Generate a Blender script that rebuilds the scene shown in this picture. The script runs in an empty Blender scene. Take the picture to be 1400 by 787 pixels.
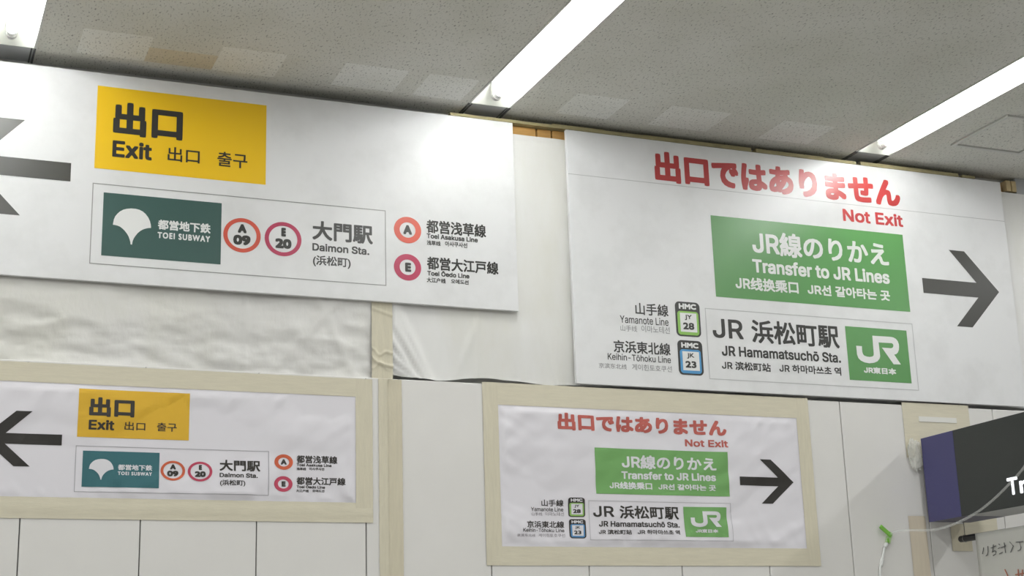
import bpy, bmesh, math, random
from mathutils import Vector, Matrix, noise
from mathutils.geometry import tessellate_polygon, delaunay_2d_cdt, interpolate_bezier

random.seed(7)
SC = bpy.context.scene
COL = SC.collection

# ------------------------------------------------------------------ camera
EYE = 1.6
FPX = 2059.92
YAW, PITCH, ROLL = (math.radians(a) for a in (22.87521, 14.99990, -1.83443))
fwd = Vector((math.sin(YAW) * math.cos(PITCH), math.cos(YAW) * math.cos(PITCH), math.sin(PITCH)))
r0 = Vector((math.cos(YAW), -math.sin(YAW), 0))
u0 = r0.cross(fwd)
RIGHT = r0 * math.cos(ROLL) + u0 * math.sin(ROLL)
UP = -r0 * math.sin(ROLL) + u0 * math.cos(ROLL)
cd = bpy.data.cameras.new('camera')
cam = bpy.data.objects.new('camera', cd)
COL.objects.link(cam)
cd.sensor_width = 36
cd.lens = FPX / 1400 * 36
cd.clip_start = 0.05
m3 = Matrix((RIGHT, UP, -fwd)).transposed()
cam.matrix_world = Matrix.Translation((0, 0, EYE)) @ m3.to_4x4()
SC.camera = cam

# ------------------------------------------------------------------ world, light, exposure
W = bpy.data.worlds.new('world')
SC.world = W
W.use_nodes = True
W.node_tree.nodes['Background'].inputs[0].default_value = (0.9, 0.95, 1.0, 1)
W.node_tree.nodes['Background'].inputs[1].default_value = 0.05
SC.view_settings.view_transform = 'Standard'
SC.view_settings.look = 'None'
SC.view_settings.gamma = 1
SC.view_settings.use_curve_mapping = False
SC.view_settings.exposure = 0.15
TUBE_EMIT = 46.0
ROW_WATT_PER_M = 8.5
LAMP_COL = (0.98, 0.995, 0.99)
ZC = 4.40                       # ceiling height
ROWS = (-1.89, 0.368, 2.628, 4.894, 7.15)
ROW_HALF = 0.1075
FIX_Y = (4.95, 6.432)           # the fixtures next to the wall


def strip_light(x, y0, y1, watt=ROW_WATT_PER_M):
    l = bpy.data.lights.new('fluorescent_row_light', 'AREA')
    l.shape = 'RECTANGLE'
    l.size, l.size_y = 0.16, y1 - y0
    l.energy = watt * (y1 - y0)
    l.color = LAMP_COL
    o = bpy.data.objects.new('fluorescent_row_light', l)
    o.location = (x, (y0 + y1) / 2, ZC - 0.012)
    COL.objects.link(o)


for rx in ROWS:
    if rx in ROWS[1:4]:
        strip_light(rx, -3.6, 4.90)
    else:
        strip_light(rx, -3.6, 4.90)
        strip_light(rx, 5.17, 6.43, 18.0)


# ------------------------------------------------------------------ pixel -> place on a plane of the room
def ray(px, py):
    return RIGHT * ((px - 700) / FPX) + UP * (-(py - 393.5) / FPX) + fwd


def P(px, py, Y=6.5):
    d = ray(px, py)
    s = Y / d.y
    return d.x * s, EYE + d.z * s


def crop(ox, oy, s):
    return lambda x, y: (ox + x / s, oy + y / s)


def quad(tl, br, tr=None, bl=None):
    """x0, z0, x1, z1 of an upright rectangle on the wall from its corners in the photo"""
    a, b = P(*tl), P(*br)
    c = P(*tr) if tr else (b[0], a[1])
    d = P(*bl) if bl else (a[0], b[1])
    return ((a[0] + d[0]) / 2, (b[1] + d[1]) / 2, (b[0] + c[0]) / 2, (a[1] + c[1]) / 2)


# ------------------------------------------------------------------ materials
def mat(name, col, rough=0.5, spec=0.5, emit=None, emit_s=0, metal=0, noise_amt=0, noise_scale=8, bump=0, bump_scale=40,
        trans=0, alpha=1, stretch=(1, 1, 1), dirt=None, coat=0):
    m = bpy.data.materials.new(name)
    m.use_nodes = True
    nt = m.node_tree
    b = nt.nodes['Principled BSDF']
    b.inputs['Base Color'].default_value = (*col, 1)
    b.inputs['Roughness'].default_value = rough
    b.inputs['Specular IOR Level'].default_value = spec
    b.inputs['Metallic'].default_value = metal
    b.inputs['Transmission Weight'].default_value = trans
    b.inputs['Alpha'].default_value = alpha
    b.inputs['Coat Weight'].default_value = coat
    if emit:
        b.inputs['Emission Color'].default_value = (*emit, 1)
        b.inputs['Emission Strength'].default_value = emit_s
    if noise_amt or bump or dirt:
        tc = nt.nodes.new('ShaderNodeTexCoord')
        mp = nt.nodes.new('ShaderNodeMapping')
        mp.inputs['Scale'].default_value = stretch
        nt.links.new(tc.outputs['Object'], mp.inputs['Vector'])
    if noise_amt or dirt:
        n = nt.nodes.new('ShaderNodeTexNoise')
        n.inputs['Scale'].default_value = noise_scale
        n.inputs['Detail'].default_value = 6
        n.inputs['Roughness'].default_value = 0.6
        nt.links.new(mp.outputs[0], n.inputs['Vector'])
        r = nt.nodes.new('ShaderNodeValToRGB')
        lo = dirt if dirt else tuple(c * (1 - noise_amt) for c in col)
        r.color_ramp.elements[0].position = 0.3
        r.color_ramp.elements[1].position = 0.55 if dirt else 0.7
        r.color_ramp.elements[0].color = (*lo, 1)
        r.color_ramp.elements[1].color = (*col, 1)
        nt.links.new(n.outputs['Fac'], r.inputs['Fac'])
        nt.links.new(r.outputs[0], b.inputs['Base Color'])
    if bump:
        n2 = nt.nodes.new('ShaderNodeTexNoise')
        n2.inputs['Scale'].default_value = bump_scale
        n2.inputs['Detail'].default_value = 4
        nt.links.new(mp.outputs[0], n2.inputs['Vector'])
        bp = nt.nodes.new('ShaderNodeBump')
        bp.inputs['Strength'].default_value = bump
        bp.inputs['Distance'].default_value = 0.01
        nt.links.new(n2.outputs['Fac'], bp.inputs['Height'])
        nt.links.new(bp.outputs[0], b.inputs['Normal'])
    return m


def srgb(r, g, b):
    f = lambda c: c / 12.92 if c <= 0.04045 else ((c + 0.055) / 1.055) ** 2.4
    return tuple(f(v / 255) for v in (r, g, b))


INK_R = 0.32


def ceiling_mat(name, base, stain=None):
    m = bpy.data.materials.new(name)
    m.use_nodes = True
    nt = m.node_tree
    N, L = nt.nodes, nt.links
    b = N['Principled BSDF']
    b.inputs['Roughness'].default_value = 0.95
    b.inputs['Specular IOR Level'].default_value = 0.1
    tc = N.new('ShaderNodeTexCoord')
    mp = N.new('ShaderNodeMapping')
    mp.inputs['Rotation'].default_value = (0, 0, 0.35)
    mp.inputs['Scale'].default_value = (120, 52, 60)
    L.new(tc.outputs['Object'], mp.inputs['Vector'])
    n = N.new('ShaderNodeTexNoise')
    n.inputs['Scale'].default_value = 1.0
    n.inputs['Detail'].default_value = 2.5
    n.inputs['Roughness'].default_value = 0.55
    L.new(mp.outputs[0], n.inputs['Vector'])
    r = N.new('ShaderNodeValToRGB')
    r.color_ramp.elements[0].position = 0.28
    r.color_ramp.elements[0].color = (*[c * 0.38 for c in base], 1)
    r.color_ramp.elements[1].position = 0.43
    r.color_ramp.elements[1].color = (*base, 1)
    L.new(n.outputs['Fac'], r.inputs['Fac'])
    big = N.new('ShaderNodeTexNoise')
    big.inputs['Scale'].default_value = 2.2
    big.inputs['Detail'].default_value = 4
    L.new(tc.outputs['Object'], big.inputs['Vector'])
    r2 = N.new('ShaderNodeValToRGB')
    lo = stain if stain else tuple(c * 0.9 for c in (1, 1, 0.97))
    r2.color_ramp.elements[0].position = 0.3
    r2.color_ramp.elements[0].color = (*lo, 1)
    r2.color_ramp.elements[1].position = 0.65
    r2.color_ramp.elements[1].color = (1, 1, 1, 1)
    L.new(big.outputs['Fac'], r2.inputs['Fac'])
    mx = N.new('ShaderNodeMix')
    mx.data_type = 'RGBA'
    mx.blend_type = 'MULTIPLY'
    mx.inputs['Factor'].default_value = 1
    L.new(r.outputs[0], mx.inputs['A'])
    L.new(r2.outputs[0], mx.inputs['B'])
    L.new(mx.outputs['Result'], b.inputs['Base Color'])
    bp = N.new('ShaderNodeBump')
    bp.inputs['Strength'].default_value = 0.4
    bp.inputs['Distance'].default_value = 0.004
    L.new(n.outputs['Fac'], bp.inputs['Height'])
    L.new(bp.outputs[0], b.inputs['Normal'])
    return m


M = {}
M['ceiling'] = ceiling_mat('ceiling_tile', (0.70, 0.695, 0.65))
M['ceiling_patch'] = ceiling_mat('ceiling_tile_pale', (0.81, 0.81, 0.78))
M['ceiling_stain'] = ceiling_mat('ceiling_tile_stained', (0.69, 0.655, 0.57), (0.86, 0.78, 0.62))
M['filler'] = mat('filler_plate_grey', (0.45, 0.46, 0.47), 0.4, 0.4)
M['board'] = mat('board_white', (0.745, 0.745, 0.75), 0.34, 0.5, dirt=(0.685, 0.685, 0.685), noise_scale=5)
M['board_edge'] = mat('board_edge_grey', (0.45, 0.45, 0.44), 0.6)
M['banner'] = mat('banner_white', (0.72, 0.70, 0.74), 0.6, 0.3)
M['black'] = mat('ink_black', (0.030, 0.029, 0.026), INK_R)
M['arrow'] = mat('arrow_black', (0.045, 0.044, 0.038), INK_R)
M['grey'] = mat('ink_grey', (0.22, 0.22, 0.22), INK_R)
M['line'] = mat('ink_outline_grey', (0.30, 0.30, 0.29), INK_R)
M['line_pale'] = mat('ink_outline_pale', (0.46, 0.46, 0.46), INK_R)
M['yellow'] = mat('ink_yellow', (0.80, 0.50, 0.012), INK_R)
M['teal'] = mat('ink_dark_green', (0.042, 0.095, 0.085), INK_R)
M['green'] = mat('ink_green', (0.098, 0.27, 0.085), INK_R)
M['red'] = mat('ink_red', (0.41, 0.045, 0.045), INK_R)
M['orange'] = mat('ink_orange_red', (0.58, 0.085, 0.05), INK_R)
M['magenta'] = mat('ink_magenta', (0.42, 0.035, 0.09), INK_R)
M['lime'] = mat('ink_lime', (0.25, 0.5, 0.09), INK_R)
M['blue'] = mat('ink_blue', (0.07, 0.29, 0.56), INK_R)
M['white'] = mat('ink_white', (0.76, 0.76, 0.75), INK_R)
for k, c in dict(black=(0.040, 0.036, 0.032), arrow=(0.036, 0.033, 0.03), grey=(0.22, 0.2, 0.22), line=(0.34, 0.33, 0.35),
                 line_pale=(0.40, 0.39, 0.41), yellow=(0.66, 0.40, 0.035), teal=(0.04, 0.14, 0.16), green=(0.165, 0.365, 0.12),
                 red=(0.46, 0.11, 0.09), orange=(0.55, 0.11, 0.05), magenta=(0.48, 0.06, 0.11), lime=(0.26, 0.46, 0.12),
                 blue=(0.09, 0.26, 0.50), white=(0.70, 0.69, 0.72)).items():
    M['b_' + k] = mat('banner_ink_' + k, c, 0.6, 0.3)
M['panel'] = mat('panel_white', (0.72, 0.705, 0.68), 0.32, 0.45, noise_amt=0.04, noise_scale=3)
M['gap'] = mat('panel_joint_dark', (0.10, 0.10, 0.10), 0.8)
M['upper'] = mat('upper_wall_pale', (0.72, 0.72, 0.70), 0.8)  # colour raised to lighten the shaded slit between board tops and ceiling
M['vinyl'] = mat('vinyl_sheet', (0.69, 0.68, 0.66), 0.38, 0.4, dirt=(0.65, 0.64, 0.59), noise_scale=2.5, stretch=(1, 1, 0.5), bump=0.25, bump_scale=26)
M['vinyl2'] = mat('vinyl_sheet_smooth', (0.76, 0.755, 0.74), 0.38, 0.4, dirt=(0.71, 0.70, 0.65), noise_scale=2.0, stretch=(1.4, 1, 0.5), bump=0.12, bump_scale=18)
M['tape'] = mat('masking_tape', (0.66, 0.615, 0.485), 0.6, 0.3, noise_amt=0.10, noise_scale=14, stretch=(0.6, 1, 6), bump=0.1, bump_scale=60)
M['tape_v'] = mat('masking_tape_upright', (0.65, 0.605, 0.475), 0.6, 0.3, noise_amt=0.10, noise_scale=14, stretch=(6, 1, 0.6), bump=0.1, bump_scale=60)
M['tape2'] = mat('masking_tape_lapped', (0.62, 0.57, 0.44), 0.6, 0.3, noise_amt=0.10, noise_scale=14, stretch=(6, 1, 0.6), bump=0.1, bump_scale=60)
M['tapepink'] = mat('masking_tape_pinkish', (0.62, 0.55, 0.44), 0.6, 0.3, noise_amt=0.08, noise_scale=10, stretch=(6, 1, 0.6))
M['wood'] = mat('timber', (0.62, 0.36, 0.12), 0.7, 0.2, noise_amt=0.25, noise_scale=10, stretch=(1, 1, 12))
M['wood_pale'] = mat('timber_pale', (0.66, 0.52, 0.30), 0.7, 0.2, noise_amt=0.2, noise_scale=10, stretch=(12, 1, 1))
M['olive'] = mat('edge_strip_tan', (0.52, 0.46, 0.26), 0.7, 0.2, noise_amt=0.35, noise_scale=12, stretch=(1, 1, 4))
M['fix_white'] = mat('fixture_enamel', (0.86, 0.87, 0.82), 0.4, 0.4)
M['fix_trim'] = mat('fixture_trim', (0.62, 0.62, 0.60), 0.45, 0.4)
M['hatch_trim'] = mat('hatch_trim_grey', (0.60, 0.60, 0.57), 0.45, 0.4)
M['socket'] = mat('socket_grey', (0.55, 0.55, 0.53), 0.4, 0.4)
M['tube'] = mat('fluorescent_tube', (0.9, 0.9, 0.9), 0.3, 0.3, emit=LAMP_COL, emit_s=TUBE_EMIT)
M['tubecap'] = mat('tube_cap_white', (0.82, 0.83, 0.82), 0.3, 0.4)
M['purple'] = mat('sign_purple', (0.062, 0.06, 0.165), 0.42, 0.4)
M['sign_black'] = mat('sign_charcoal', (0.032, 0.036, 0.034), 0.45, 0.4)
M['sign_under'] = mat('sign_underside_grey', (0.36, 0.37, 0.36), 0.5)
M['sign_case'] = mat('sign_case_dark', (0.09, 0.09, 0.14), 0.5)
M['lit'] = mat('lit_lettering', (0.9, 0.9, 0.95), 0.4, 0.3, emit=(0.93, 0.94, 1.0), emit_s=1.0)
M['rod'] = mat('pole_grey', (0.20, 0.20, 0.19), 0.4)
M['cap'] = mat('pole_cap_black', (0.012, 0.012, 0.014), 0.4)
M['marker'] = mat('marker_grey', (0.13, 0.13, 0.13), 0.7)
M['marker_red'] = mat('marker_red', (0.45, 0.17, 0.11), 0.7)
M['cliplime'] = mat('clip_green', (0.20, 0.48, 0.07), 0.4)
M['clippale'] = mat('clip_pale_green', (0.42, 0.58, 0.30), 0.4)
M['cord'] = mat('cord_white', (0.72, 0.73, 0.71), 0.5)
M['clear'] = mat('clear_tube', (0.80, 0.81, 0.79), 0.2, 0.5, alpha=0.24)
M['film'] = mat('clear_film', (0.80, 0.80, 0.74), 0.25, 0.5, alpha=0.42)
M['paperlabel'] = mat('label_white', (0.72, 0.71, 0.66), 0.6)
M['hand_sheet'] = mat('translucent_sheet', (0.62, 0.62, 0.58), 0.4, 0.4, alpha=0.80)
M['hand_paper'] = mat('notice_paper', (0.60, 0.58, 0.53), 0.7, 0.2)
M['floor'] = mat('floor_tile', (0.42, 0.41, 0.39), 0.4, 0.4, noise_amt=0.1)
M['wall'] = mat('wall_paint', (0.62, 0.62, 0.60), 0.6, 0.3)


# ------------------------------------------------------------------ object helpers
def link(name, bm, m, parent=None, smooth=False):
    me = bpy.data.meshes.new(name)
    bm.to_mesh(me)
    bm.free()
    for q in (m if isinstance(m, (list, tuple)) else [m]):
        me.materials.append(q)
    if smooth:
        for p in me.polygons:
            p.use_smooth = True
    o = bpy.data.objects.new(name, me)
    COL.objects.link(o)
    if parent:
        o.parent = parent
        if parent.name in ROOT:
            o.matrix_parent_inverse = Matrix.Translation(-Vector(ROOT[parent.name]))
    return o


ROOT = {}


def thing(name, label, cat, loc, group=None):
    o = bpy.data.objects.new(name, None)
    COL.objects.link(o)
    o.location = loc
    o.empty_display_size = 0.1
    ROOT[o.name] = loc
    return tag(o, label, cat, group)


def tag(o, label, cat, group=None):
    o['label'] = label
    o['category'] = cat
    if group:
        o['group'] = group
    return o


def struct(o):
    o['kind'] = 'structure'
    return o


def add_box(bm, x0, x1, y0, y1, z0, z1, bev=0):
    r = bmesh.ops.create_cube(bm, size=1)
    vs = r['verts']
    for v in vs:
        v.co = Vector(((x0 + x1) / 2 + v.co.x * (x1 - x0), (y0 + y1) / 2 + v.co.y * (y1 - y0), (z0 + z1) / 2 + v.co.z * (z1 - z0)))
    if bev:
        es = list({e for v in vs for e in v.link_edges})
        bmesh.ops.bevel(bm, geom=es, offset=bev, segments=2, affect='EDGES', profile=0.5)


def box(name, x0, x1, y0, y1, z0, z1, m, parent=None, bev=0):
    bm = bmesh.new()
    add_box(bm, x0, x1, y0, y1, z0, z1, bev)
    return link(name, bm, m, parent)


def add_tube(bm, pts, r, n=10, caps=True, radii=None):
    pts = [Vector(p) for p in pts]
    rings = []
    for i, p in enumerate(pts):
        t = (pts[min(i + 1, len(pts) - 1)] - pts[max(i - 1, 0)]).normalized()
        a = t.cross(Vector((0, 0, 1)))
        if a.length < 1e-3:
            a = t.cross(Vector((1, 0, 0)))
        a.normalize()
        b = t.cross(a)
        rr = radii[i] if radii else r
        rings.append([bm.verts.new(p + (a * math.cos(2 * math.pi * k / n) + b * math.sin(2 * math.pi * k / n)) * rr) for k in range(n)])
    for q in range(len(rings) - 1):
        for k in range(n):
            bm.faces.new((rings[q][k], rings[q][(k + 1) % n], rings[q + 1][(k + 1) % n], rings[q + 1][k]))
    if caps:
        bm.faces.new(rings[0])
        bm.faces.new(rings[-1])
    bmesh.ops.recalc_face_normals(bm, faces=bm.faces[:])


def spline(pts, n=10):
    pts = [Vector(p) for p in pts]
    out = []
    for i in range(len(pts) - 1):
        p0, p1, p2, p3 = pts[max(i - 1, 0)], pts[i], pts[i + 1], pts[min(i + 2, len(pts) - 1)]
        for k in range(n):
            t = k / n
            out.append(0.5 * ((2 * p1) + (p2 - p0) * t + (2 * p0 - 5 * p1 + 4 * p2 - p3) * t * t + (3 * p1 - p0 - 3 * p2 + p3) * t ** 3))
    out.append(pts[-1])
    return out


# ------------------------------------------------------------------ the room
def grid_plane(xs, ys, z, down, skip, mat_of):
    bm = bmesh.new()
    vs = {}
    for i, x in enumerate(xs):
        for j, y in enumerate(ys):
            vs[i, j] = bm.verts.new((x, y, z))
    for i in range(len(xs) - 1):
        for j in range(len(ys) - 1):
            cx, cy = (xs[i] + xs[i + 1]) / 2, (ys[j] + ys[j + 1]) / 2
            if skip(cx, cy):
                continue
            q = [vs[i, j], vs[i + 1, j], vs[i + 1, j + 1], vs[i, j + 1]]
            f = bm.faces.new(q[::-1] if down else q)
            f.material_index = mat_of(cx, cy)
    return bm


XL, XR, YF, YB = -4.0, 11.0, -5.0, 6.62
patches = [(0.65, 0.945), (1.25, 1.54), (1.815, 2.12), (2.22, 2.47), (2.98, 3.265), (3.50, 3.84), (4.155, 4.465)]
stains = [(0.945, 1.25)]
holes = [(r - ROW_HALF, r + ROW_HALF) for r in ROWS[1:4]]
xs = sorted({XL, XR, *[v for p in patches for v in p], *[v for p in holes for v in p], *[r + s * ROW_HALF for r in ROWS for s in (-1, 1)], 6.0, 8.5, 1.0})
ys = sorted({YF, YB, 6.16, 6.43, *FIX_Y, 6.27, 0.0, 3.0, 4.5})


def cskip(x, y):
    return any(a < x < b for a, b in holes) and FIX_Y[0] < y < FIX_Y[1]


def cmat(x, y):
    if any(abs(x - r) < ROW_HALF for r in ROWS):
        return 3
    if 6.16 < y < 6.43 and any(a < x < b for a, b in patches):
        return 1
    if 6.27 < y < 6.43 and any(a < x < b for a, b in stains):
        return 2
    return 0


ceil = struct(link('ceiling', grid_plane(xs, ys, ZC, True, cskip, cmat), [M['ceiling'], M['ceiling_patch'], M['ceiling_stain'], M['filler']]))
# grooves along the filler plates by the wall
for rx in ROWS[1:4]:
    bm = bmesh.new()
    for s in (-1, 1):
        add_box(bm, rx + s * ROW_HALF - 0.004, rx + s * ROW_HALF + 0.004, FIX_Y[1] + 0.003, 6.598, ZC - 0.006, ZC + 0.001)
        add_box(bm, rx + s * (ROW_HALF - 0.014) - 0.003, rx + s * (ROW_HALF - 0.014) + 0.003, FIX_Y[1] + 0.003, 6.598, ZC - 0.004, ZC + 0.001)
    struct(link('trim_%d' % (ROWS.index(rx) + 1), bm, M['gap']))
struct(box('floor', XL, XR, YF, YB, -0.1, 0, M['floor']))
struct(box('wall_left', XL - 0.1, XL, YF, YB, 0, ZC, M['wall']))
struct(box('wall_right', XR, XR + 0.1, YF, YB, 0, ZC, M['wall']))
struct(box('wall_front', XL, XR, YF - 0.1, YF, 0, ZC, M['wall']))

# back wall: masonry above, coloured pale to brighten the ceiling slit, white steel hoarding panels below
PF = 6.503                      # face of the hoarding panels
PTOP = 3.012
wall = struct(box('wall_back', XL, XR, 6.60, 6.74, 0, ZC + 0.02, M['upper']))
hoard = thing('wall_hoarding', '', '', (0, PF, 0))
for k in ('label', 'category'):
    del hoard[k]
struct(hoard)
seams = [0.5226 - 0.4950 * k for k in range(9, 0, -1)] + [0.5226, 1.0085, 1.505, 2.0007, 2.16, 2.5987, 3.0927, 3.589, 4.081, 4.578, 5.074, 5.57, 6.065, 6.56, 7.055, 7.55] + [7.55 + 0.495 * k for k in range(1, 7)]
for a, b in zip(seams[:-1], seams[1:]):
    bm = bmesh.new()
    add_box(bm, a + 0.0022, b - 0.0022, PF, PF + 0.035, 0.0, PTOP, 0.003)
    p = link('panel', bm, M['panel'], hoard)
bm = bmesh.new()
add_box(bm, seams[0], seams[-1], PF + 0.012, PF + 0.032, 0.0, PTOP - 0.004)
link('panel_joint', bm, M['gap'], hoard)


# ------------------------------------------------------------------ vinyl sheets stretched over the upper wall
def fn(x, z, sx, sz, seed, oct_=4):
    return noise.fractal(Vector((x * sx + seed, z * sz + seed * 0.7, seed)), 1.0, 2.0, oct_)


def sheet(name, x0, x1, z0, z1, Y, h, m, label, step=0.012, zbot=None):
    bm = bmesh.new()
    nx, nz = int((x1 - x0) / step), int((z1 - z0) / step)
    g = []
    for i in range(nx + 1):
        row = []
        x = x0 + (x1 - x0) * i / nx
        zb = zbot(x) if zbot else z0
        for j in range(nz + 1):
            z = zb + (z1 - zb) * j / nz
            row.append(bm.verts.new((x, Y - h(x, z), z)))
        g.append(row)
    for i in range(nx):
        for j in range(nz):
            bm.faces.new((g[i][j], g[i + 1][j], g[i + 1][j + 1], g[i][j + 1]))
    o = link(name, bm, m, smooth=True)
    md = o.modifiers.new('thickness', 'SOLIDIFY')
    md.thickness = 0.0008
    md.offset = 1
    md.use_rim = False
    return tag(o, label, 'sheet', 'vinyl sheets over the upper wall')


def ridge(d, w):
    return math.exp(-(d / w) ** 2)


def h_left(x, z):
    b = max(0.0, 1 - (z - 3.0) / 0.40)
    v = 0.014 * fn(x, z, 1.6, 4.0, 3.1) + 0.003 * fn(x, z, 7, 22, 6.1)
    v += 0.030 * b ** 1.3 * abs(fn(x + 0.55 * z, z, 2.2, 5.0, 9.3))
    v += 0.006 * b * fn(x, z, 9, 26, 5.2)
    v += 0.009 * max(0.0, 1 - 3.2 * abs(noise.noise(Vector((x * 2.2 + z * 2.5, z * 4.5 - x * 1.2, 8.8))))) ** 1.5 * (0.3 + 0.7 * b)
    v += 0.010 * ridge((x - 1.55) - (z - 3.0) * 0.85, 0.030) * (1 - 0.5 * b)
    v += 0.007 * ridge((x - 1.80) + (z - 3.35) * 0.45, 0.022)
    v += 0.006 * ridge((x - 1.45) , 0.012) * 0.6
    v += 0.010 * ridge(x - 1.99 + 0.10 * (3.3 - z), 0.025) * b
    return min(0.038, max(0.001, 0.010 + v + 0.018 * min(1.0, max(0.0, (z - 3.03) / 0.2))))


def h_right(x, z):
    v = 0.006 * fn(x, z, 2.5, 0.9, 12.3)
    v += 0.0035 * fn(x, z, 14, 0.7, 2.2, 2) * (0.4 + 0.6 * max(0, 1 - (z - 3.0) / 0.5))
    # folds fanning out from the tape at the lower left
    for x0, z0, sl, w, a in ((2.16, 3.27, -1.75, 0.014, 0.014), (2.14, 3.20, -1.45, 0.012, 0.012), (2.15, 3.12, -0.9, 0.010, 0.012),
                             (2.16, 3.36, -1.95, 0.020, 0.012), (2.14, 3.075, -0.55, 0.007, 0.011)):
        if x >= x0 - 0.02:
            d = ((z - z0) - sl * (x - x0)) / math.hypot(1, sl)
            v += 1.5 * a * ridge(d, w) * max(0.0, 1 - (x - x0) / 0.32)
    v += 0.006 * ridge((x - 2.46) - (z - 3.05) * 0.40, 0.020) * ridge(z - 3.20, 0.14)
    v += 0.006 * ridge((x - 2.98) + (z - 3.06) * 0.30, 0.014) * max(0, 1 - (z - 3.0) / 0.5)
    v += 0.004 * ridge(x - 2.57, 0.010)
    # creases under the top edge between the boards
    t = max(0.0, (z - 4.16) / 0.14)
    v += 0.006 * t * fn(x, z, 3, 24, 7.7, 3)
    return min(0.038, 0.012 + v + 0.012 * min(1.0, max(0.0, (z - 3.05) / 0.2)))


SHY = 6.556
sheet('vinyl_sheet', -0.9, 2.085, 3.008, 4.30, SHY, h_left, M['vinyl'], 'wrinkled off-white vinyl sheet hanging under the board with the yellow exit square')


def zb_right(x):
    return 3.036 + 0.010 * ridge(x - 2.62, 0.16) + 0.006 * fn(x, 0, 6, 1, 4.4, 3) - 0.018 * ridge(x - 2.38, 0.10) - 0.008 * ridge(x - 2.95, 0.12)


sheet('vinyl_sheet', 2.085, 10.4, 3.03, 4.302, SHY, h_right, M['vinyl2'], 'white vinyl sheet stretched behind the gap between the two large boards', zbot=zb_right)

# timber along the top of the wall
TY = 6.555
tx = lambda px, py: P(px, py, 6.55)[0]
for k, (a, b, mm, lab) in enumerate((
        (2.45, tx(733, 175), 'wood', 'orange timber batten at the ceiling, just right of the large exit board'),
        (tx(734.5, 175), tx(754, 178), 'wood', 'short orange timber batten in the middle of the gap between the large boards'),
        (tx(755, 178), tx(1368, 254) + 0.012, 'wood', 'orange timber batten running behind the top of the large green transfer board'))):
    bm = bmesh.new()
    add_box(bm, a + 0.002, b - 0.002, TY, TY + 0.046, 4.296, 4.356, 0.003)
    tag(link('timber_batten', bm, M[mm]), lab, 'timber', 'timber battens along the top of the wall')
xa = tx(1368, 254) + 0.02
for k, lab in enumerate(('pale timber block beside the top corner of the large transfer board',
                         'pale timber block second from the top corner of the large transfer board')):
    bm = bmesh.new()
    add_box(bm, xa + k * 0.04, xa + k * 0.04 + 0.033, TY - 0.03, TY + 0.046, 4.31, 4.375, 0.003)
    tag(link('timber_block', bm, M['wood_pale']), lab, 'timber', 'timber blocks at the end of the transfer board')
bm = bmesh.new()
random.seed(4)
x = 2.45
segs = []
while x < 5.65:
    w = random.uniform(0.15, 0.5)
    add_box(bm, x, min(x + w, 5.65), 6.516, TY + 0.046, 4.356, 4.374 + random.uniform(-0.004, 0.004))
    x += w + random.choice((0.0, 0.0, 0.03))
struct(link('trim_5', bm, M['olive']))
struct(box('trim_6', xa + 0.078, 10.4, TY - 0.02, TY + 0.046, 4.30, 4.399, M['filler']))


# ------------------------------------------------------------------ printed signs
GLYPH = {}
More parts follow.
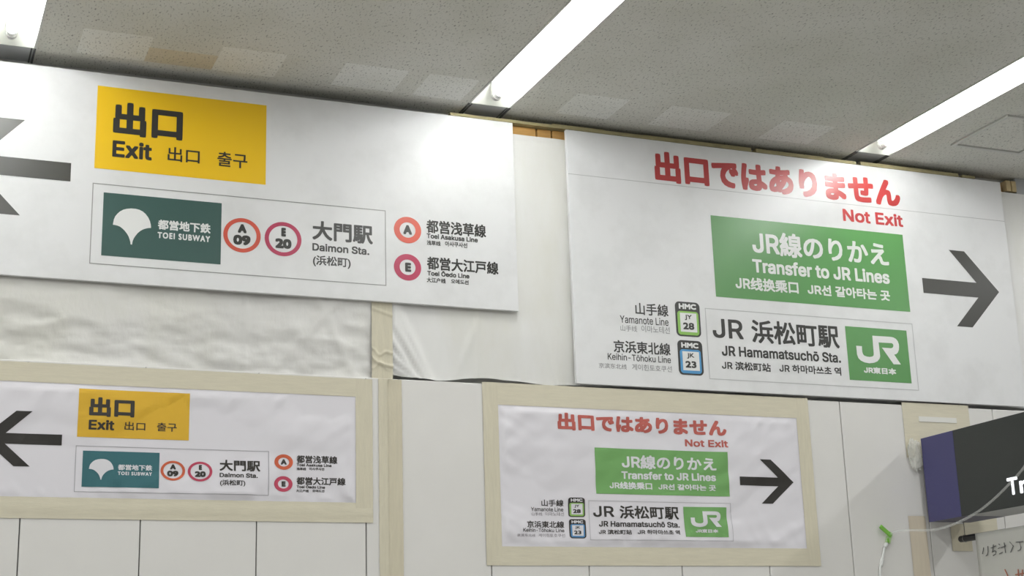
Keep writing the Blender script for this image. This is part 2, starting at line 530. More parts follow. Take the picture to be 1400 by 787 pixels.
# outlines of the plain grotesque capitals and small letters: advance, points, faces (thousandths of an em)
SANS = {
    '-': (453, '337,244 337,188 114,188 114,244', '3,2,1 1,0,3'),
    '.': (187, '95,-4 86,-4 78,-1 70,3 63,9 57,16 53,24 50,32 50,41 50,50 53,59 57,66 63,73 70,79 78,83 86,86 95,87 104,86 113,83 121,79 128,73 134,66 138,59 140,50 141,41 140,32 138,24 134,16 128,9 121,3 113,-1 104,-4', '8,7,6 5,4,6 8,6,4 11,10,8 9,8,10 1,0,2 13,12,14 3,2,4 2,0,4 8,4,0 0,14,8 14,12,8 11,8,12 29,28,30 24,23,25 21,20,23 23,22,21 27,26,28 26,25,28 23,20,18 19,18,20 31,30,0 30,28,0 28,25,0 25,23,0 23,18,0 14,0,18 18,17,14 17,16,14 15,14,16'),
    'A': (479, '16,0 201,509 276,509 463,0 395,0 287,302 282,317 276,334 270,352 264,372 257,394 250,420 241,447 232,478 245,478 236,447 228,419 220,393 213,371 206,351 201,333 195,317 191,302 85,0 110,142 110,199 370,199 370,142 238.5,455.6 154.8,199 323.8,199 344.2,142 134.8,142', '0,23,24 25,22,21 0,24,25 1,19,18 1,18,17 17,16,1 16,15,1 15,13,1 21,20,19 19,1,21 25,21,1 0,25,1 4,3,27 26,27,3 6,5,26 26,3,2 6,26,7 26,2,7 8,7,2 9,8,2 10,9,2 11,10,2 12,11,2 14,12,2 32,29,24 13,15,28 13,28,14 1,13,14 14,2,1 30,31,27 12,14,28 29,32,30 22,25,29 25,24,29 26,5,30 27,26,30 4,27,31 31,30,32 24,23,32'),
    'D': (502, '219,0 96,0 96,57 215,57 244,58 272,63 296,70 318,81 337,94 354,110 368,128 379,149 388,172 394,198 398,226 399,255 398,285 394,312 388,337 379,361 368,381 354,399 338,415 320,428 299,438 275,446 249,450 221,452 93,452 93,509 225,509 261,507 294,501 325,492 353,478 377,461 399,441 418,418 433,391 446,361 455,329 460,293 462,255 460,217 455,181 446,149 433,119 417,92 398,68 376,48 351,31 322,17 291,8 256,2 125,509 125,0 60,0 60,509 125,452 125,57', '57,56,28 55,2,1 1,2,56 28,56,2 57,28,29 30,27,26 3,0,4 27,30,54 0,3,55 2,55,59 28,2,58 28,58,54 29,28,54 5,53,52 52,6,5 25,32,31 7,51,50 50,8,7 24,23,33 6,52,51 51,7,6 32,25,24 24,33,32 4,0,53 53,5,4 25,31,26 30,26,31 9,49,48 43,42,14 15,14,42 16,15,42 42,41,16 9,48,47 10,9,47 47,46,10 11,10,46 46,45,11 12,11,45 45,44,12 13,12,44 44,43,13 43,14,13 16,41,17 41,40,17 18,17,40 40,39,18 19,18,39 39,38,19 20,19,38 38,37,20 21,20,37 37,36,21 8,50,49 49,9,8 21,36,22 36,35,22 35,34,22 23,22,34 33,23,34 27,54,58 2,59,58 55,3,59'),
    'E': (418, '60,0 60,509 372,509 372,452 125,452 125,286 355,286 355,229 125,229 125,57 375,57 375,0', '0,9,8 1,0,8 8,5,1 5,4,1 9,0,11 11,10,9 5,8,7 7,6,5 3,2,4 1,4,2'),
    'H': (517, '60,0 60,509 125,509 125,289 392,289 392,509 457,509 457,0 392,0 392,232 125,232 125,0', '0,11,10 1,0,10 10,3,1 3,2,1 9,8,7 7,6,9 4,9,6 6,5,4 3,10,9 9,4,3'),
    'J': (396, '185,-7 153,-4 124,3 98,15 75,33 57,55 44,81 36,111 33,145 33,173 98,173 98,145 99,123 104,104 111,88 122,74 134,64 149,56 166,51 185,50 204,51 220,56 235,64 248,74 258,88 266,104 270,123 272,145 272,509 336,509 336,145 334,111 326,81 313,55 294,33 271,15 246,3 217,-4', '9,8,11 11,10,9 18,1,0 1,18,17 1,17,2 17,16,2 2,16,3 16,15,3 4,3,15 15,14,4 5,4,14 6,5,14 14,13,6 7,6,13 13,12,7 8,7,12 11,8,12 37,21,20 21,37,36 36,22,21 31,30,26 27,26,30 28,27,30 30,29,28 22,36,35 23,22,35 35,34,23 24,23,34 34,33,24 25,24,33 33,32,25 32,31,25 31,26,25 37,20,0 20,19,0 18,0,19'),
    'K': (466, '104,145 104,216 113,228 122,239 130,250 139,261 148,272 157,282 165,293 174,303 184,314 193,324 202,334 212,344 364,509 448,509 231,276 228,276 60,0 60,509 125,509 125,334 124,225 125,193 125,0 372,0 188,259 228,309 449,0 124.2,242 125,167.2 198.3,244.6 242.7,288.5', '2,1,22 22,3,2 18,0,1 19,18,1 0,18,24 1,0,23 22,1,23 3,22,29 3,29,21 2,3,21 1,2,21 19,1,21 21,20,19 8,7,26 9,8,26 16,27,17 25,28,16 16,28,32 27,16,32 15,14,27 13,27,14 17,27,26 11,10,27 12,11,27 27,13,12 22,23,26 4,22,26 5,4,26 6,5,26 26,7,6 0,24,30 23,0,30 22,4,29 17,26,31 16,17,31 25,16,31 23,30,31 26,23,31 9,26,10 27,10,26 15,27,32'),
    'L': (393, '60,0 60,509 125,509 125,57 361,57 361,0', '1,0,3 3,0,5 5,4,3 1,3,2'),
    'N': (523, '60,0 60,509 136,509 343,183 347,176 352,169 357,160 363,151 369,141 375,130 381,119 388,107 394,94 401,82 407,68 414,55 405,54 403,68 402,81 401,95 401,108 400,121 400,134 399,146 399,157 399,168 399,178 399,187 399,195 399,509 463,509 463,0 387,0 202,290 196,300 190,310 184,320 177,331 171,342 164,354 156,367 148,381 139,396 130,413 119,432 108,452 119,454 120,435 121,417 122,400 122,384 123,368 123,354 124,340 124,328 125,317 125,307 125,298 125,291 125,0 402.1,79.4 120.3,429.8', '48,44,45 44,47,45 47,46,45 54,53,52 59,58,0 1,0,58 54,52,1 52,51,1 51,50,1 45,1,50 50,49,45 48,45,49 2,43,42 42,41,2 1,58,57 54,1,57 57,56,54 56,55,54 44,48,61 47,44,61 46,47,43 43,2,46 45,46,2 1,45,2 5,4,6 12,11,32 10,32,11 15,14,16 17,16,14 15,31,20 17,14,60 18,14,19 14,15,19 15,20,19 20,31,21 22,21,31 28,27,31 31,30,28 29,28,30 31,15,32 15,16,32 16,17,32 12,32,17 17,13,12 24,23,22 22,31,24 25,24,31 26,25,31 31,27,26 32,10,9 2,41,40 34,33,3 3,2,36 38,37,36 36,2,38 39,38,2 40,39,2 36,35,3 35,34,3 14,18,60 13,17,60 4,3,33 33,32,4 6,4,32 7,6,32 8,7,32 9,8,32 43,47,61'),
    'R': (449, '60,0 60,509 236,509 264,507 290,504 313,497 333,489 351,478 367,465 380,450 390,433 399,415 405,395 408,374 409,352 408,330 405,309 399,290 390,271 380,255 367,240 351,228 333,217 312,209 289,203 264,199 236,198 96,198 96,255 234,255 252,256 269,258 284,262 298,267 309,273 319,281 327,290 334,300 339,312 342,324 344,338 345,352 344,367 342,380 339,393 334,405 327,415 319,425 309,433 298,440 284,445 269,449 252,451 233,452 125,452 125,0 353,0 230,229 303,229 428,0 125,255 125,198 246.5,198.4 313.6,209.6', '27,0,55 0,27,28 1,0,28 28,54,1 2,53,52 52,3,2 27,55,61 62,25,57 24,58,25 30,29,57 28,27,60 54,28,60 53,2,54 1,54,2 50,4,51 23,58,24 32,31,58 33,32,58 58,34,33 49,5,50 4,50,5 3,52,51 51,4,3 20,19,36 37,36,19 19,18,37 38,37,18 18,17,38 17,16,38 39,38,16 16,15,39 40,39,15 15,14,40 41,40,14 14,13,41 42,41,13 43,42,13 13,12,43 44,43,12 12,11,44 11,10,44 45,44,10 10,9,45 46,45,9 9,8,46 25,62,56 24,25,56 23,24,56 23,56,63 58,23,63 22,21,58 34,58,21 35,34,21 21,20,35 20,36,35 46,8,47 8,7,47 48,47,7 7,6,48 49,48,6 5,49,6 26,57,61 57,29,60 60,61,57 27,61,60 57,26,62 30,57,31 58,31,57 57,25,58 22,58,63 56,59,63'),
    'S': (446, '224,-9 197,-8 172,-4 149,1 128,9 108,19 91,31 76,45 64,60 54,77 46,96 41,115 38,137 104,137 107,123 110,110 116,98 123,88 132,79 142,71 154,64 166,59 180,55 194,52 209,50 224,49 241,50 257,52 272,55 286,60 299,66 311,74 321,82 329,92 336,102 341,114 345,126 346,139 345,151 342,161 338,171 332,179 325,186 316,193 307,199 296,205 284,209 272,214 259,218 245,222 184,239 154,249 128,260 105,274 86,289 71,307 60,326 54,348 52,372 53,393 58,413 65,431 75,448 87,463 102,476 119,488 138,498 158,506 180,511 203,514 227,516 252,514 275,511 296,505 316,498 334,488 351,476 365,463 377,449 387,433 394,415 399,397 401,378 337,378 334,396 326,412 316,426 302,437 286,447 267,453 247,457 225,459 209,458 194,456 180,452 167,448 156,442 145,435 136,427 129,418 123,409 118,398 116,387 115,376 116,363 119,352 124,342 131,334 139,326 148,319 158,313 169,308 180,304 191,300 202,296 212,293 264,279 276,276 287,272 299,268 312,264 324,258 336,252 347,245 359,238 369,229 379,220 387,209 395,198 401,185 405,171 407,155 408,139 407,118 403,99 396,81 386,64 374,48 360,34 343,21 323,11 302,2 278,-4 252,-8', '7,6,17 8,7,17 17,16,8 9,8,16 16,15,9 10,9,15 15,14,10 11,10,14 14,13,11 12,11,13 55,54,106 56,55,106 106,105,56 57,56,105 105,104,57 58,57,104 104,103,58 59,58,103 103,102,59 60,59,102 102,101,60 61,60,101 101,100,61 62,61,100 100,99,62 63,62,99 96,95,66 95,67,66 68,94,93 0,25,24 69,92,91 91,70,69 0,24,1 23,1,24 115,114,50 113,50,114 92,69,93 68,93,69 1,23,2 23,22,2 3,2,22 21,3,22 50,113,51 113,112,51 111,51,112 67,95,94 94,68,67 3,21,4 21,20,4 20,19,4 5,4,19 6,5,19 19,18,6 17,6,18 51,111,52 111,110,52 110,109,52 53,52,109 109,108,53 54,53,108 108,107,54 106,54,107 63,99,98 64,63,98 98,97,64 65,64,97 97,96,65 96,66,65 26,143,27 48,116,49 27,143,142 142,28,27 47,118,48 118,117,48 116,48,117 90,89,72 71,90,72 45,44,121 120,45,121 28,142,141 29,28,141 141,140,29 140,30,29 45,120,46 120,119,46 47,46,119 118,47,119 87,74,88 74,73,88 89,88,73 72,89,73 136,135,34 35,34,135 135,134,35 36,35,134 134,133,36 133,132,36 37,36,132 132,131,37 38,37,131 131,130,38 39,38,130 130,129,39 40,39,129 129,128,40 128,127,40 41,40,127 127,126,41 126,125,41 82,81,83 84,83,81 81,80,84 80,79,84 30,140,139 31,30,139 139,138,31 32,31,138 138,137,32 33,32,137 137,136,33 136,34,33 41,125,42 125,124,42 43,42,124 124,123,43 44,43,123 123,122,44 121,44,122 84,79,85 79,78,85 78,77,85 86,85,77 77,76,86 87,86,76 76,75,87 74,87,75 143,26,0 25,0,26 115,50,49 49,116,115 90,71,91 70,91,71'),
    'T': (448, '32,452 32,509 417,509 417,452 257,452 257,0 193,0 193,452', '1,0,7 3,2,4 7,6,5 5,4,7 4,2,7 1,7,2'),
    'Y': (471, '203,0 203,208 16,509 91,509 192,344 200,331 208,318 215,305 222,292 229,279 236,264 243,248 250,230 224,230 231,248 237,265 244,280 251,293 258,306 265,318 273,331 280,344 381,509 455,509 268,208 268,0 236.4,263.2', '3,2,4 4,2,1 1,5,4 14,10,9 13,14,8 14,9,8 13,8,1 8,7,1 7,6,1 5,1,6 15,11,16 12,17,11 16,11,17 23,22,21 23,21,24 21,20,24 19,24,20 17,12,24 18,17,24 24,19,18 1,0,25 25,24,1 13,1,24 24,12,13 14,13,12 12,11,14 14,11,26 11,15,26 10,14,26'),
    'a': (389, '160,-9 142,-8 126,-5 110,-1 94,5 80,12 68,22 57,32 48,45 40,58 35,73 31,90 30,108 31,123 34,138 38,150 43,161 50,171 58,179 67,187 78,193 89,199 100,203 112,207 125,211 138,213 152,216 165,218 178,220 194,222 209,224 222,225 234,227 244,228 252,230 259,232 265,235 270,238 273,243 275,248 276,255 276,257 275,268 273,279 271,288 267,297 262,304 256,311 248,317 240,322 230,326 220,329 208,330 196,331 183,330 171,329 159,326 149,322 140,318 132,313 124,307 118,301 112,294 107,288 103,281 100,274 41,291 48,308 57,322 67,335 79,346 91,355 104,364 118,370 133,375 148,379 163,382 179,384 194,384 204,384 215,383 227,382 239,379 251,376 263,372 275,367 286,360 296,353 306,343 315,333 322,320 329,306 333,290 336,272 337,251 337,0 277,0 277,52 272,52 269,45 264,38 258,32 252,25 244,18 236,12 226,6 215,1 203,-3 190,-6 176,-8 170,45 187,46 202,49 216,53 228,59 239,66 248,74 257,83 263,93 269,104 272,115 275,126 276,138 276,190 273,188 270,186 265,184 259,182 253,180 246,179 239,177 231,176 223,175 216,173 208,172 200,171 193,170 186,169 181,169 175,168 165,166 154,164 144,162 134,159 125,155 117,150 110,145 103,139 98,132 95,124 93,115 92,105 92,95 94,87 98,79 102,72 107,66 114,61 121,56 130,52 139,49 149,47 159,46', '5,156,6 7,6,156 156,155,7 8,7,155 155,154,8 9,8,154 154,153,9 10,9,153 153,152,10 11,10,152 152,151,11 12,11,151 151,150,12 13,12,150 14,13,150 150,149,14 15,14,149 149,148,15 16,15,148 17,16,148 148,147,17 18,17,147 19,18,147 20,19,147 67,66,65 65,64,67 68,67,64 64,63,68 69,68,63 159,2,160 23,144,143 143,24,23 27,140,139 138,137,28 27,139,138 138,28,27 54,77,55 109,110,0 162,0,110 26,141,140 140,27,26 75,56,55 76,75,55 55,77,76 0,162,1 162,161,1 2,1,161 160,2,161 24,143,142 25,24,142 142,141,25 141,26,25 73,58,57 74,73,57 57,56,74 56,75,74 2,159,3 159,158,3 4,3,158 158,157,4 5,4,157 156,5,157 20,147,146 146,145,20 21,20,145 22,21,145 145,144,22 144,23,22 69,63,62 62,61,69 70,69,61 61,60,70 71,70,60 60,59,71 72,71,59 59,58,72 58,73,72 111,108,107 107,112,111 29,136,135 53,79,78 30,134,133 133,132,30 132,31,30 80,52,51 112,107,106 29,135,134 134,30,29 79,53,52 52,80,79 33,129,128 103,102,114 32,130,129 129,33,32 49,83,50 82,50,83 112,106,105 113,112,105 105,104,113 104,103,113 103,114,113 31,132,131 131,130,31 130,32,31 50,82,51 82,81,51 80,51,81 125,124,126 95,97,96 122,121,95 95,94,122 123,122,94 40,39,94 41,40,94 94,93,41 42,41,93 93,92,42 43,42,92 117,98,97 118,117,97 119,118,97 120,119,97 97,95,120 95,121,120 36,35,123 37,36,123 38,37,123 123,94,38 94,39,38 43,92,44 92,91,44 91,90,44 45,44,90 90,89,45 46,45,89 89,88,46 114,102,101 115,114,101 101,100,115 100,99,115 99,98,115 116,115,98 98,117,116 33,128,127 34,33,127 127,126,34 126,124,34 124,123,34 123,35,34 46,88,47 88,87,47 87,86,47 48,47,86 86,85,48 49,48,85 85,84,49 83,49,84 110,109,108 108,111,110 28,137,136 136,29,28 53,78,54 77,54,78'),
    'c': (395, '207,-8 182,-7 159,-2 137,6 117,16 98,30 82,46 68,64 56,85 46,108 40,133 36,159 34,187 36,216 40,243 46,268 56,291 68,312 82,330 98,346 117,360 137,371 159,378 182,383 207,384 221,384 234,383 247,380 260,377 272,373 284,368 295,362 305,356 315,349 324,341 332,332 340,322 347,312 353,301 358,289 362,277 303,262 301,269 298,276 294,283 290,289 286,295 281,301 276,306 270,311 264,315 257,319 250,322 242,325 234,327 226,329 217,329 207,330 189,329 173,325 158,319 145,310 134,300 124,287 115,274 108,258 103,242 99,224 97,206 96,187 97,169 99,151 103,134 108,117 115,102 124,89 134,76 145,66 158,57 173,51 189,48 207,46 217,47 226,48 234,49 243,52 250,54 258,58 264,62 271,66 277,71 282,76 287,82 292,89 296,95 299,102 302,110 304,117 363,102 359,90 354,78 348,67 341,56 334,46 325,37 316,29 306,21 296,15 285,9 273,4 261,-1 248,-4 235,-6 221,-8', '8,7,74 74,73,8 9,8,73 73,72,9 10,9,72 72,71,10 11,10,71 71,70,11 12,11,70 69,12,70 12,69,68 13,12,68 68,67,13 14,13,67 67,66,14 15,14,66 66,65,15 16,15,65 65,64,16 17,16,64 2,79,3 79,78,3 60,59,21 59,22,21 0,81,1 80,1,81 55,25,56 81,0,113 113,82,81 56,25,57 25,24,57 58,57,24 23,58,24 1,80,2 79,2,80 22,59,58 58,23,22 3,78,4 78,77,4 5,4,77 77,76,5 6,5,76 76,75,6 7,6,75 74,7,75 17,64,63 18,17,63 63,62,18 19,18,62 62,61,19 20,19,61 61,60,20 60,21,20 53,27,54 85,111,110 110,86,85 52,28,53 27,53,28 86,110,109 87,86,109 109,108,87 88,87,108 50,30,51 30,29,51 52,51,29 28,52,29 94,93,102 102,101,94 101,100,94 95,94,100 96,95,100 100,99,96 97,96,99 99,98,97 40,39,41 42,41,39 39,38,42 43,42,38 38,37,43 44,43,37 37,36,44 88,108,107 89,88,107 107,106,89 90,89,106 106,105,90 91,90,105 105,104,91 92,91,104 104,103,92 103,102,92 102,93,92 44,36,45 36,35,45 46,45,35 47,46,35 35,34,47 34,33,47 48,47,33 33,32,48 49,48,32 32,31,49 50,49,31 30,50,31 82,113,112 83,82,112 84,83,112 112,111,84 111,85,84 54,27,55 27,26,55 25,55,26'),
    'd': (424, '195,-8 172,-7 151,-2 130,5 111,16 94,29 79,45 66,64 55,84 46,108 39,133 35,160 34,189 35,218 39,245 46,270 55,293 66,313 79,332 95,347 112,361 131,371 151,378 173,383 196,384 213,384 228,381 241,378 253,373 263,367 272,360 280,353 287,346 293,338 298,331 303,325 306,319 311,319 311,509 372,509 372,0 313,0 313,59 307,59 303,53 298,46 293,39 287,31 280,24 272,17 263,10 252,4 241,-1 227,-5 212,-7 205,47 221,48 236,51 250,57 263,65 274,75 284,86 293,100 299,115 305,132 309,150 311,169 312,189 311,210 309,229 305,247 300,263 293,278 284,291 275,302 263,312 251,320 237,325 221,329 205,330 187,329 172,325 157,319 145,311 133,301 124,290 115,276 108,261 103,245 99,227 97,209 96,189 97,170 99,151 103,133 109,117 115,101 124,88 134,76 145,66 158,57 172,51 188,48', '9,8,95 95,94,9 10,9,94 94,93,10 11,10,93 93,92,11 12,11,92 92,91,12 91,90,12 13,12,90 90,89,13 14,13,89 89,88,14 15,14,88 88,87,15 16,15,87 54,55,0 102,0,55 79,24,80 0,102,1 101,1,102 23,81,80 80,24,23 1,101,2 101,100,2 3,2,100 20,83,82 21,20,82 22,21,82 82,81,22 81,23,22 3,100,4 100,99,4 5,4,99 99,98,5 6,5,98 98,97,6 7,6,97 97,96,7 8,7,96 95,8,96 16,87,86 17,16,86 86,85,17 18,17,85 85,84,18 19,18,84 84,83,19 83,20,19 25,78,26 27,77,28 56,53,52 57,56,52 52,51,57 77,27,78 26,78,27 48,47,59 57,51,50 58,57,50 50,49,58 49,48,58 48,59,58 31,30,76 30,29,76 77,76,29 28,77,29 42,41,40 66,65,40 40,67,66 67,40,68 40,39,68 39,37,68 69,68,37 43,42,62 63,62,42 64,63,42 42,40,64 40,65,64 69,37,70 71,70,37 72,71,37 37,36,72 37,39,38 59,47,46 46,45,59 60,59,45 45,44,60 44,43,60 61,60,43 43,62,61 72,36,73 74,73,36 36,35,74 35,34,74 75,74,34 34,33,75 33,32,75 76,75,32 31,76,32 53,56,54 55,54,56 78,25,79 24,79,25'),
    'e': (403, '212,-8 185,-7 161,-2 138,6 117,16 98,30 82,46 68,64 56,85 46,108 40,132 35,159 34,187 35,215 39,242 46,267 55,290 67,311 81,329 97,346 115,359 135,370 157,378 180,383 205,384 221,384 236,382 251,379 266,374 280,368 294,361 307,351 319,341 331,329 341,315 350,299 357,282 363,263 368,242 370,219 371,194 371,169 75,169 75,221 338,221 310,202 309,220 307,237 303,254 298,269 291,282 283,294 273,305 263,314 250,321 237,326 222,329 205,330 189,329 173,326 159,321 146,313 135,304 125,294 116,282 109,270 103,256 99,241 97,226 96,211 96,178 97,157 100,139 104,122 110,106 118,92 128,80 139,70 151,61 165,55 179,50 195,47 212,46 224,47 234,48 244,50 254,53 263,56 271,61 278,66 285,73 292,80 297,88 302,96 306,105 365,91 360,77 353,63 345,51 335,39 324,29 311,19 298,11 283,4 266,-1 249,-5 231,-7 308.9,221 96.7,221 96.4,169', '11,10,42 12,11,42 42,43,12 13,12,43 14,13,43 43,15,14 9,8,73 73,72,9 10,9,72 42,10,72 72,71,42 70,69,42 43,42,69 68,67,43 15,43,67 67,66,15 16,15,66 66,65,16 17,16,65 3,78,4 78,77,4 62,61,20 80,79,2 22,60,59 59,23,22 81,1,0 0,82,81 57,24,58 80,2,1 1,81,80 23,59,58 58,24,23 2,79,3 78,3,79 20,61,60 21,20,60 60,22,21 4,77,5 77,76,5 6,5,76 76,75,6 7,6,75 75,74,7 8,7,74 73,8,74 17,65,64 18,17,64 64,63,18 19,18,63 63,62,19 62,20,19 106,84,83 25,56,26 84,106,105 105,85,84 26,56,55 55,27,26 29,53,30 85,105,104 86,85,104 104,103,86 87,86,103 53,29,54 29,28,54 55,54,28 27,55,28 40,39,44 39,38,44 38,37,44 97,96,93 94,93,96 96,95,94 41,45,70 41,40,45 40,44,45 46,45,44 44,37,47 48,47,37 37,36,48 49,48,36 36,35,49 87,103,102 88,87,102 102,101,88 89,88,101 101,100,89 90,89,100 91,90,100 100,99,91 99,98,91 92,91,98 98,97,92 97,93,92 49,35,50 35,34,50 51,50,34 34,33,51 33,32,51 52,51,32 32,31,52 53,52,31 30,53,31 82,0,106 106,83,82 69,70,45 45,46,69 56,25,57 24,57,25 42,71,109 70,42,109 44,47,107 46,44,107 43,69,108 68,43,108 69,46,107 107,108,69 41,70,109'),
    'f': (253, '228,379 228,327 6,327 6,379 81,0 81,432 82,447 84,461 89,474 96,486 104,496 113,505 124,513 135,519 148,524 161,527 174,529 187,530 197,530 207,529 215,528 222,527 229,525 234,524 239,522 243,521 227,468 225,469 222,470 219,471 215,472 211,473 206,473 200,474 195,474 182,473 171,470 162,466 154,460 149,452 145,443 142,431 142,419 142,0 81,327 81,379 142,379 142,327', '44,47,45 37,36,14 36,15,14 37,14,13 47,44,43 42,41,5 6,5,41 41,40,6 7,6,40 8,7,40 40,39,8 9,8,39 10,9,39 39,38,10 11,10,38 12,11,38 38,37,12 37,13,12 17,34,18 34,17,35 16,35,17 31,20,32 33,32,20 19,33,20 18,34,33 33,19,18 27,26,25 25,24,27 28,27,24 29,28,24 24,23,29 23,22,29 29,22,30 31,30,22 22,21,31 20,31,21 15,36,35 35,16,15 45,46,42 4,43,44 3,2,44 45,3,44 42,5,45 1,0,46 47,1,46 46,45,47'),
    'h': (410, '114,227 114,0 53,0 53,509 114,509 114,287 102,287 112,312 124,332 137,349 152,362 169,372 187,379 207,383 227,384 246,383 264,380 280,376 295,369 309,360 321,349 332,336 341,321 348,304 353,285 356,264 357,240 357,0 296,0 296,235 295,256 290,275 283,291 273,304 260,315 246,323 229,328 210,329 197,328 184,326 172,322 161,317 150,311 141,303 133,293 126,283 121,271 117,257 114,243 114,315.3', '3,2,6 1,0,2 6,2,0 3,6,7 6,0,48 48,47,6 47,46,6 46,5,6 7,6,5 39,38,11 38,12,11 9,42,41 41,40,9 10,9,40 40,39,10 39,11,10 5,46,45 45,44,5 43,42,8 42,9,8 3,7,4 13,37,14 36,35,15 14,37,36 36,15,14 34,17,35 17,16,35 15,35,16 29,28,27 27,26,29 30,29,26 26,25,30 25,24,30 30,24,31 24,23,31 32,31,23 23,22,32 22,21,32 33,32,21 21,20,33 20,19,33 34,33,19 19,18,34 17,34,18 12,38,37 37,13,12 44,43,8 49,5,8 5,44,8 7,5,49 4,7,49'),
    'i': (166, '53,0 53,379 114,379 114,0 84,443 75,444 67,446 60,449 54,455 48,461 44,468 42,475 41,483 42,491 44,499 48,506 54,512 60,517 67,521 75,523 84,524 92,523 100,521 107,517 114,512 119,506 123,499 126,491 126,483 126,475 123,468 119,461 114,455 107,449 100,446 92,444', '12,11,13 15,14,13 8,7,6 6,5,8 16,8,5 5,19,16 17,16,19 19,18,17 10,9,8 11,10,8 13,11,8 8,16,13 15,13,16 21,35,23 23,22,21 29,28,30 28,27,26 30,28,31 28,26,25 34,33,32 35,34,32 23,35,32 32,31,23 31,28,23 28,25,23 25,24,23 1,0,3 3,2,1 5,4,35 19,5,35 35,21,19 21,20,19'),
    'k': (380, '110,137 110,212 121,212 284,379 360,379 184,199 177,199 53,0 53,509 114,509 114,0 294,0 148,186 191,229 372,0 114,212 114,140.7 154.3,178 201,216.4', '1,15,9 0,7,10 7,0,1 8,7,1 1,9,8 5,13,6 11,14,5 13,5,18 4,3,13 1,0,16 12,6,13 13,3,2 5,14,18 0,10,16 6,12,17 12,2,15 15,16,12 15,1,16 5,6,17 11,5,17 12,16,17 2,12,13 4,13,18'),
    'm': (609, '53,0 53,379 112,379 112,295 108,295 112,310 118,323 125,335 132,346 141,355 151,363 161,370 172,376 183,380 195,384 207,386 219,386 239,385 257,380 273,372 287,361 299,347 309,331 316,314 321,295 312,295 317,308 322,321 329,332 337,343 347,353 357,361 368,369 381,375 394,380 407,383 422,385 437,386 453,385 468,383 483,378 497,372 510,364 522,354 532,342 541,328 548,313 553,296 556,276 557,255 557,0 496,0 496,254 494,273 490,289 483,302 473,313 460,321 447,326 433,329 419,330 406,330 395,328 384,324 374,320 365,314 358,307 351,299 345,290 341,280 338,270 336,259 335,247 335,0 274,0 274,260 273,275 269,288 262,301 253,311 242,320 229,326 215,329 199,330 188,330 178,328 168,325 158,320 148,314 140,307 132,299 126,289 121,278 117,266 114,253 114,238 114,0 317.3,308.9', '3,5,4 1,4,5 96,95,0 1,0,95 95,94,1 4,1,94 94,93,4 93,92,4 3,4,92 1,5,2 7,89,88 8,7,88 88,87,8 9,8,87 87,86,9 86,10,9 3,92,91 91,90,3 5,3,90 6,5,90 90,89,6 89,7,6 14,83,15 13,84,83 83,14,13 82,81,17 16,82,17 15,83,82 82,16,15 75,25,76 77,76,25 78,77,25 25,23,78 23,22,78 22,21,78 78,21,79 21,20,79 80,79,20 20,19,80 19,18,80 81,80,18 17,81,18 10,86,85 11,10,85 12,11,85 85,84,12 84,13,12 70,69,24 69,68,24 62,61,33 34,33,61 61,35,34 31,64,63 32,31,63 63,62,32 62,33,32 24,68,67 67,66,27 28,27,66 66,65,28 29,28,65 30,29,65 65,64,30 64,31,30 36,60,59 58,38,59 38,37,59 36,59,37 39,57,40 57,39,58 38,58,39 52,51,50 50,49,52 49,48,52 53,52,48 48,47,53 53,47,54 47,46,54 46,45,54 55,54,45 45,44,55 44,43,55 56,55,43 43,42,56 42,41,56 57,56,41 40,57,41 35,61,60 60,36,35 73,72,74 75,74,72 72,71,75 25,75,71 71,70,25 70,24,25 24,26,25 23,25,26 26,24,97 24,67,27 97,24,27 23,26,97'),
    'n': (409, '114,227 114,0 53,0 53,379 112,379 112,287 102,287 112,312 124,332 137,349 152,362 169,372 187,379 207,383 227,384 246,383 264,380 280,376 295,369 309,360 321,349 332,336 341,321 348,304 353,285 356,264 357,240 357,0 296,0 296,235 295,256 290,275 283,291 273,304 260,315 246,323 229,328 210,329 197,328 184,326 172,322 161,317 150,311 141,303 133,293 126,283 121,271 117,257 114,243', '5,7,6 3,6,7 1,0,2 3,2,0 6,3,0 0,48,6 48,47,6 47,46,6 5,6,46 3,7,4 39,38,11 38,12,11 9,42,41 41,40,9 10,9,40 40,39,10 39,11,10 5,46,45 45,44,5 7,5,44 44,43,7 8,7,43 43,42,8 42,9,8 13,37,14 36,35,15 14,37,36 36,15,14 34,17,35 17,16,35 15,35,16 29,28,27 27,26,29 30,29,26 26,25,30 25,24,30 30,24,31 24,23,31 32,31,23 23,22,32 22,21,32 33,32,21 21,20,33 20,19,33 34,33,19 19,18,34 17,34,18 12,38,37 37,13,12'),
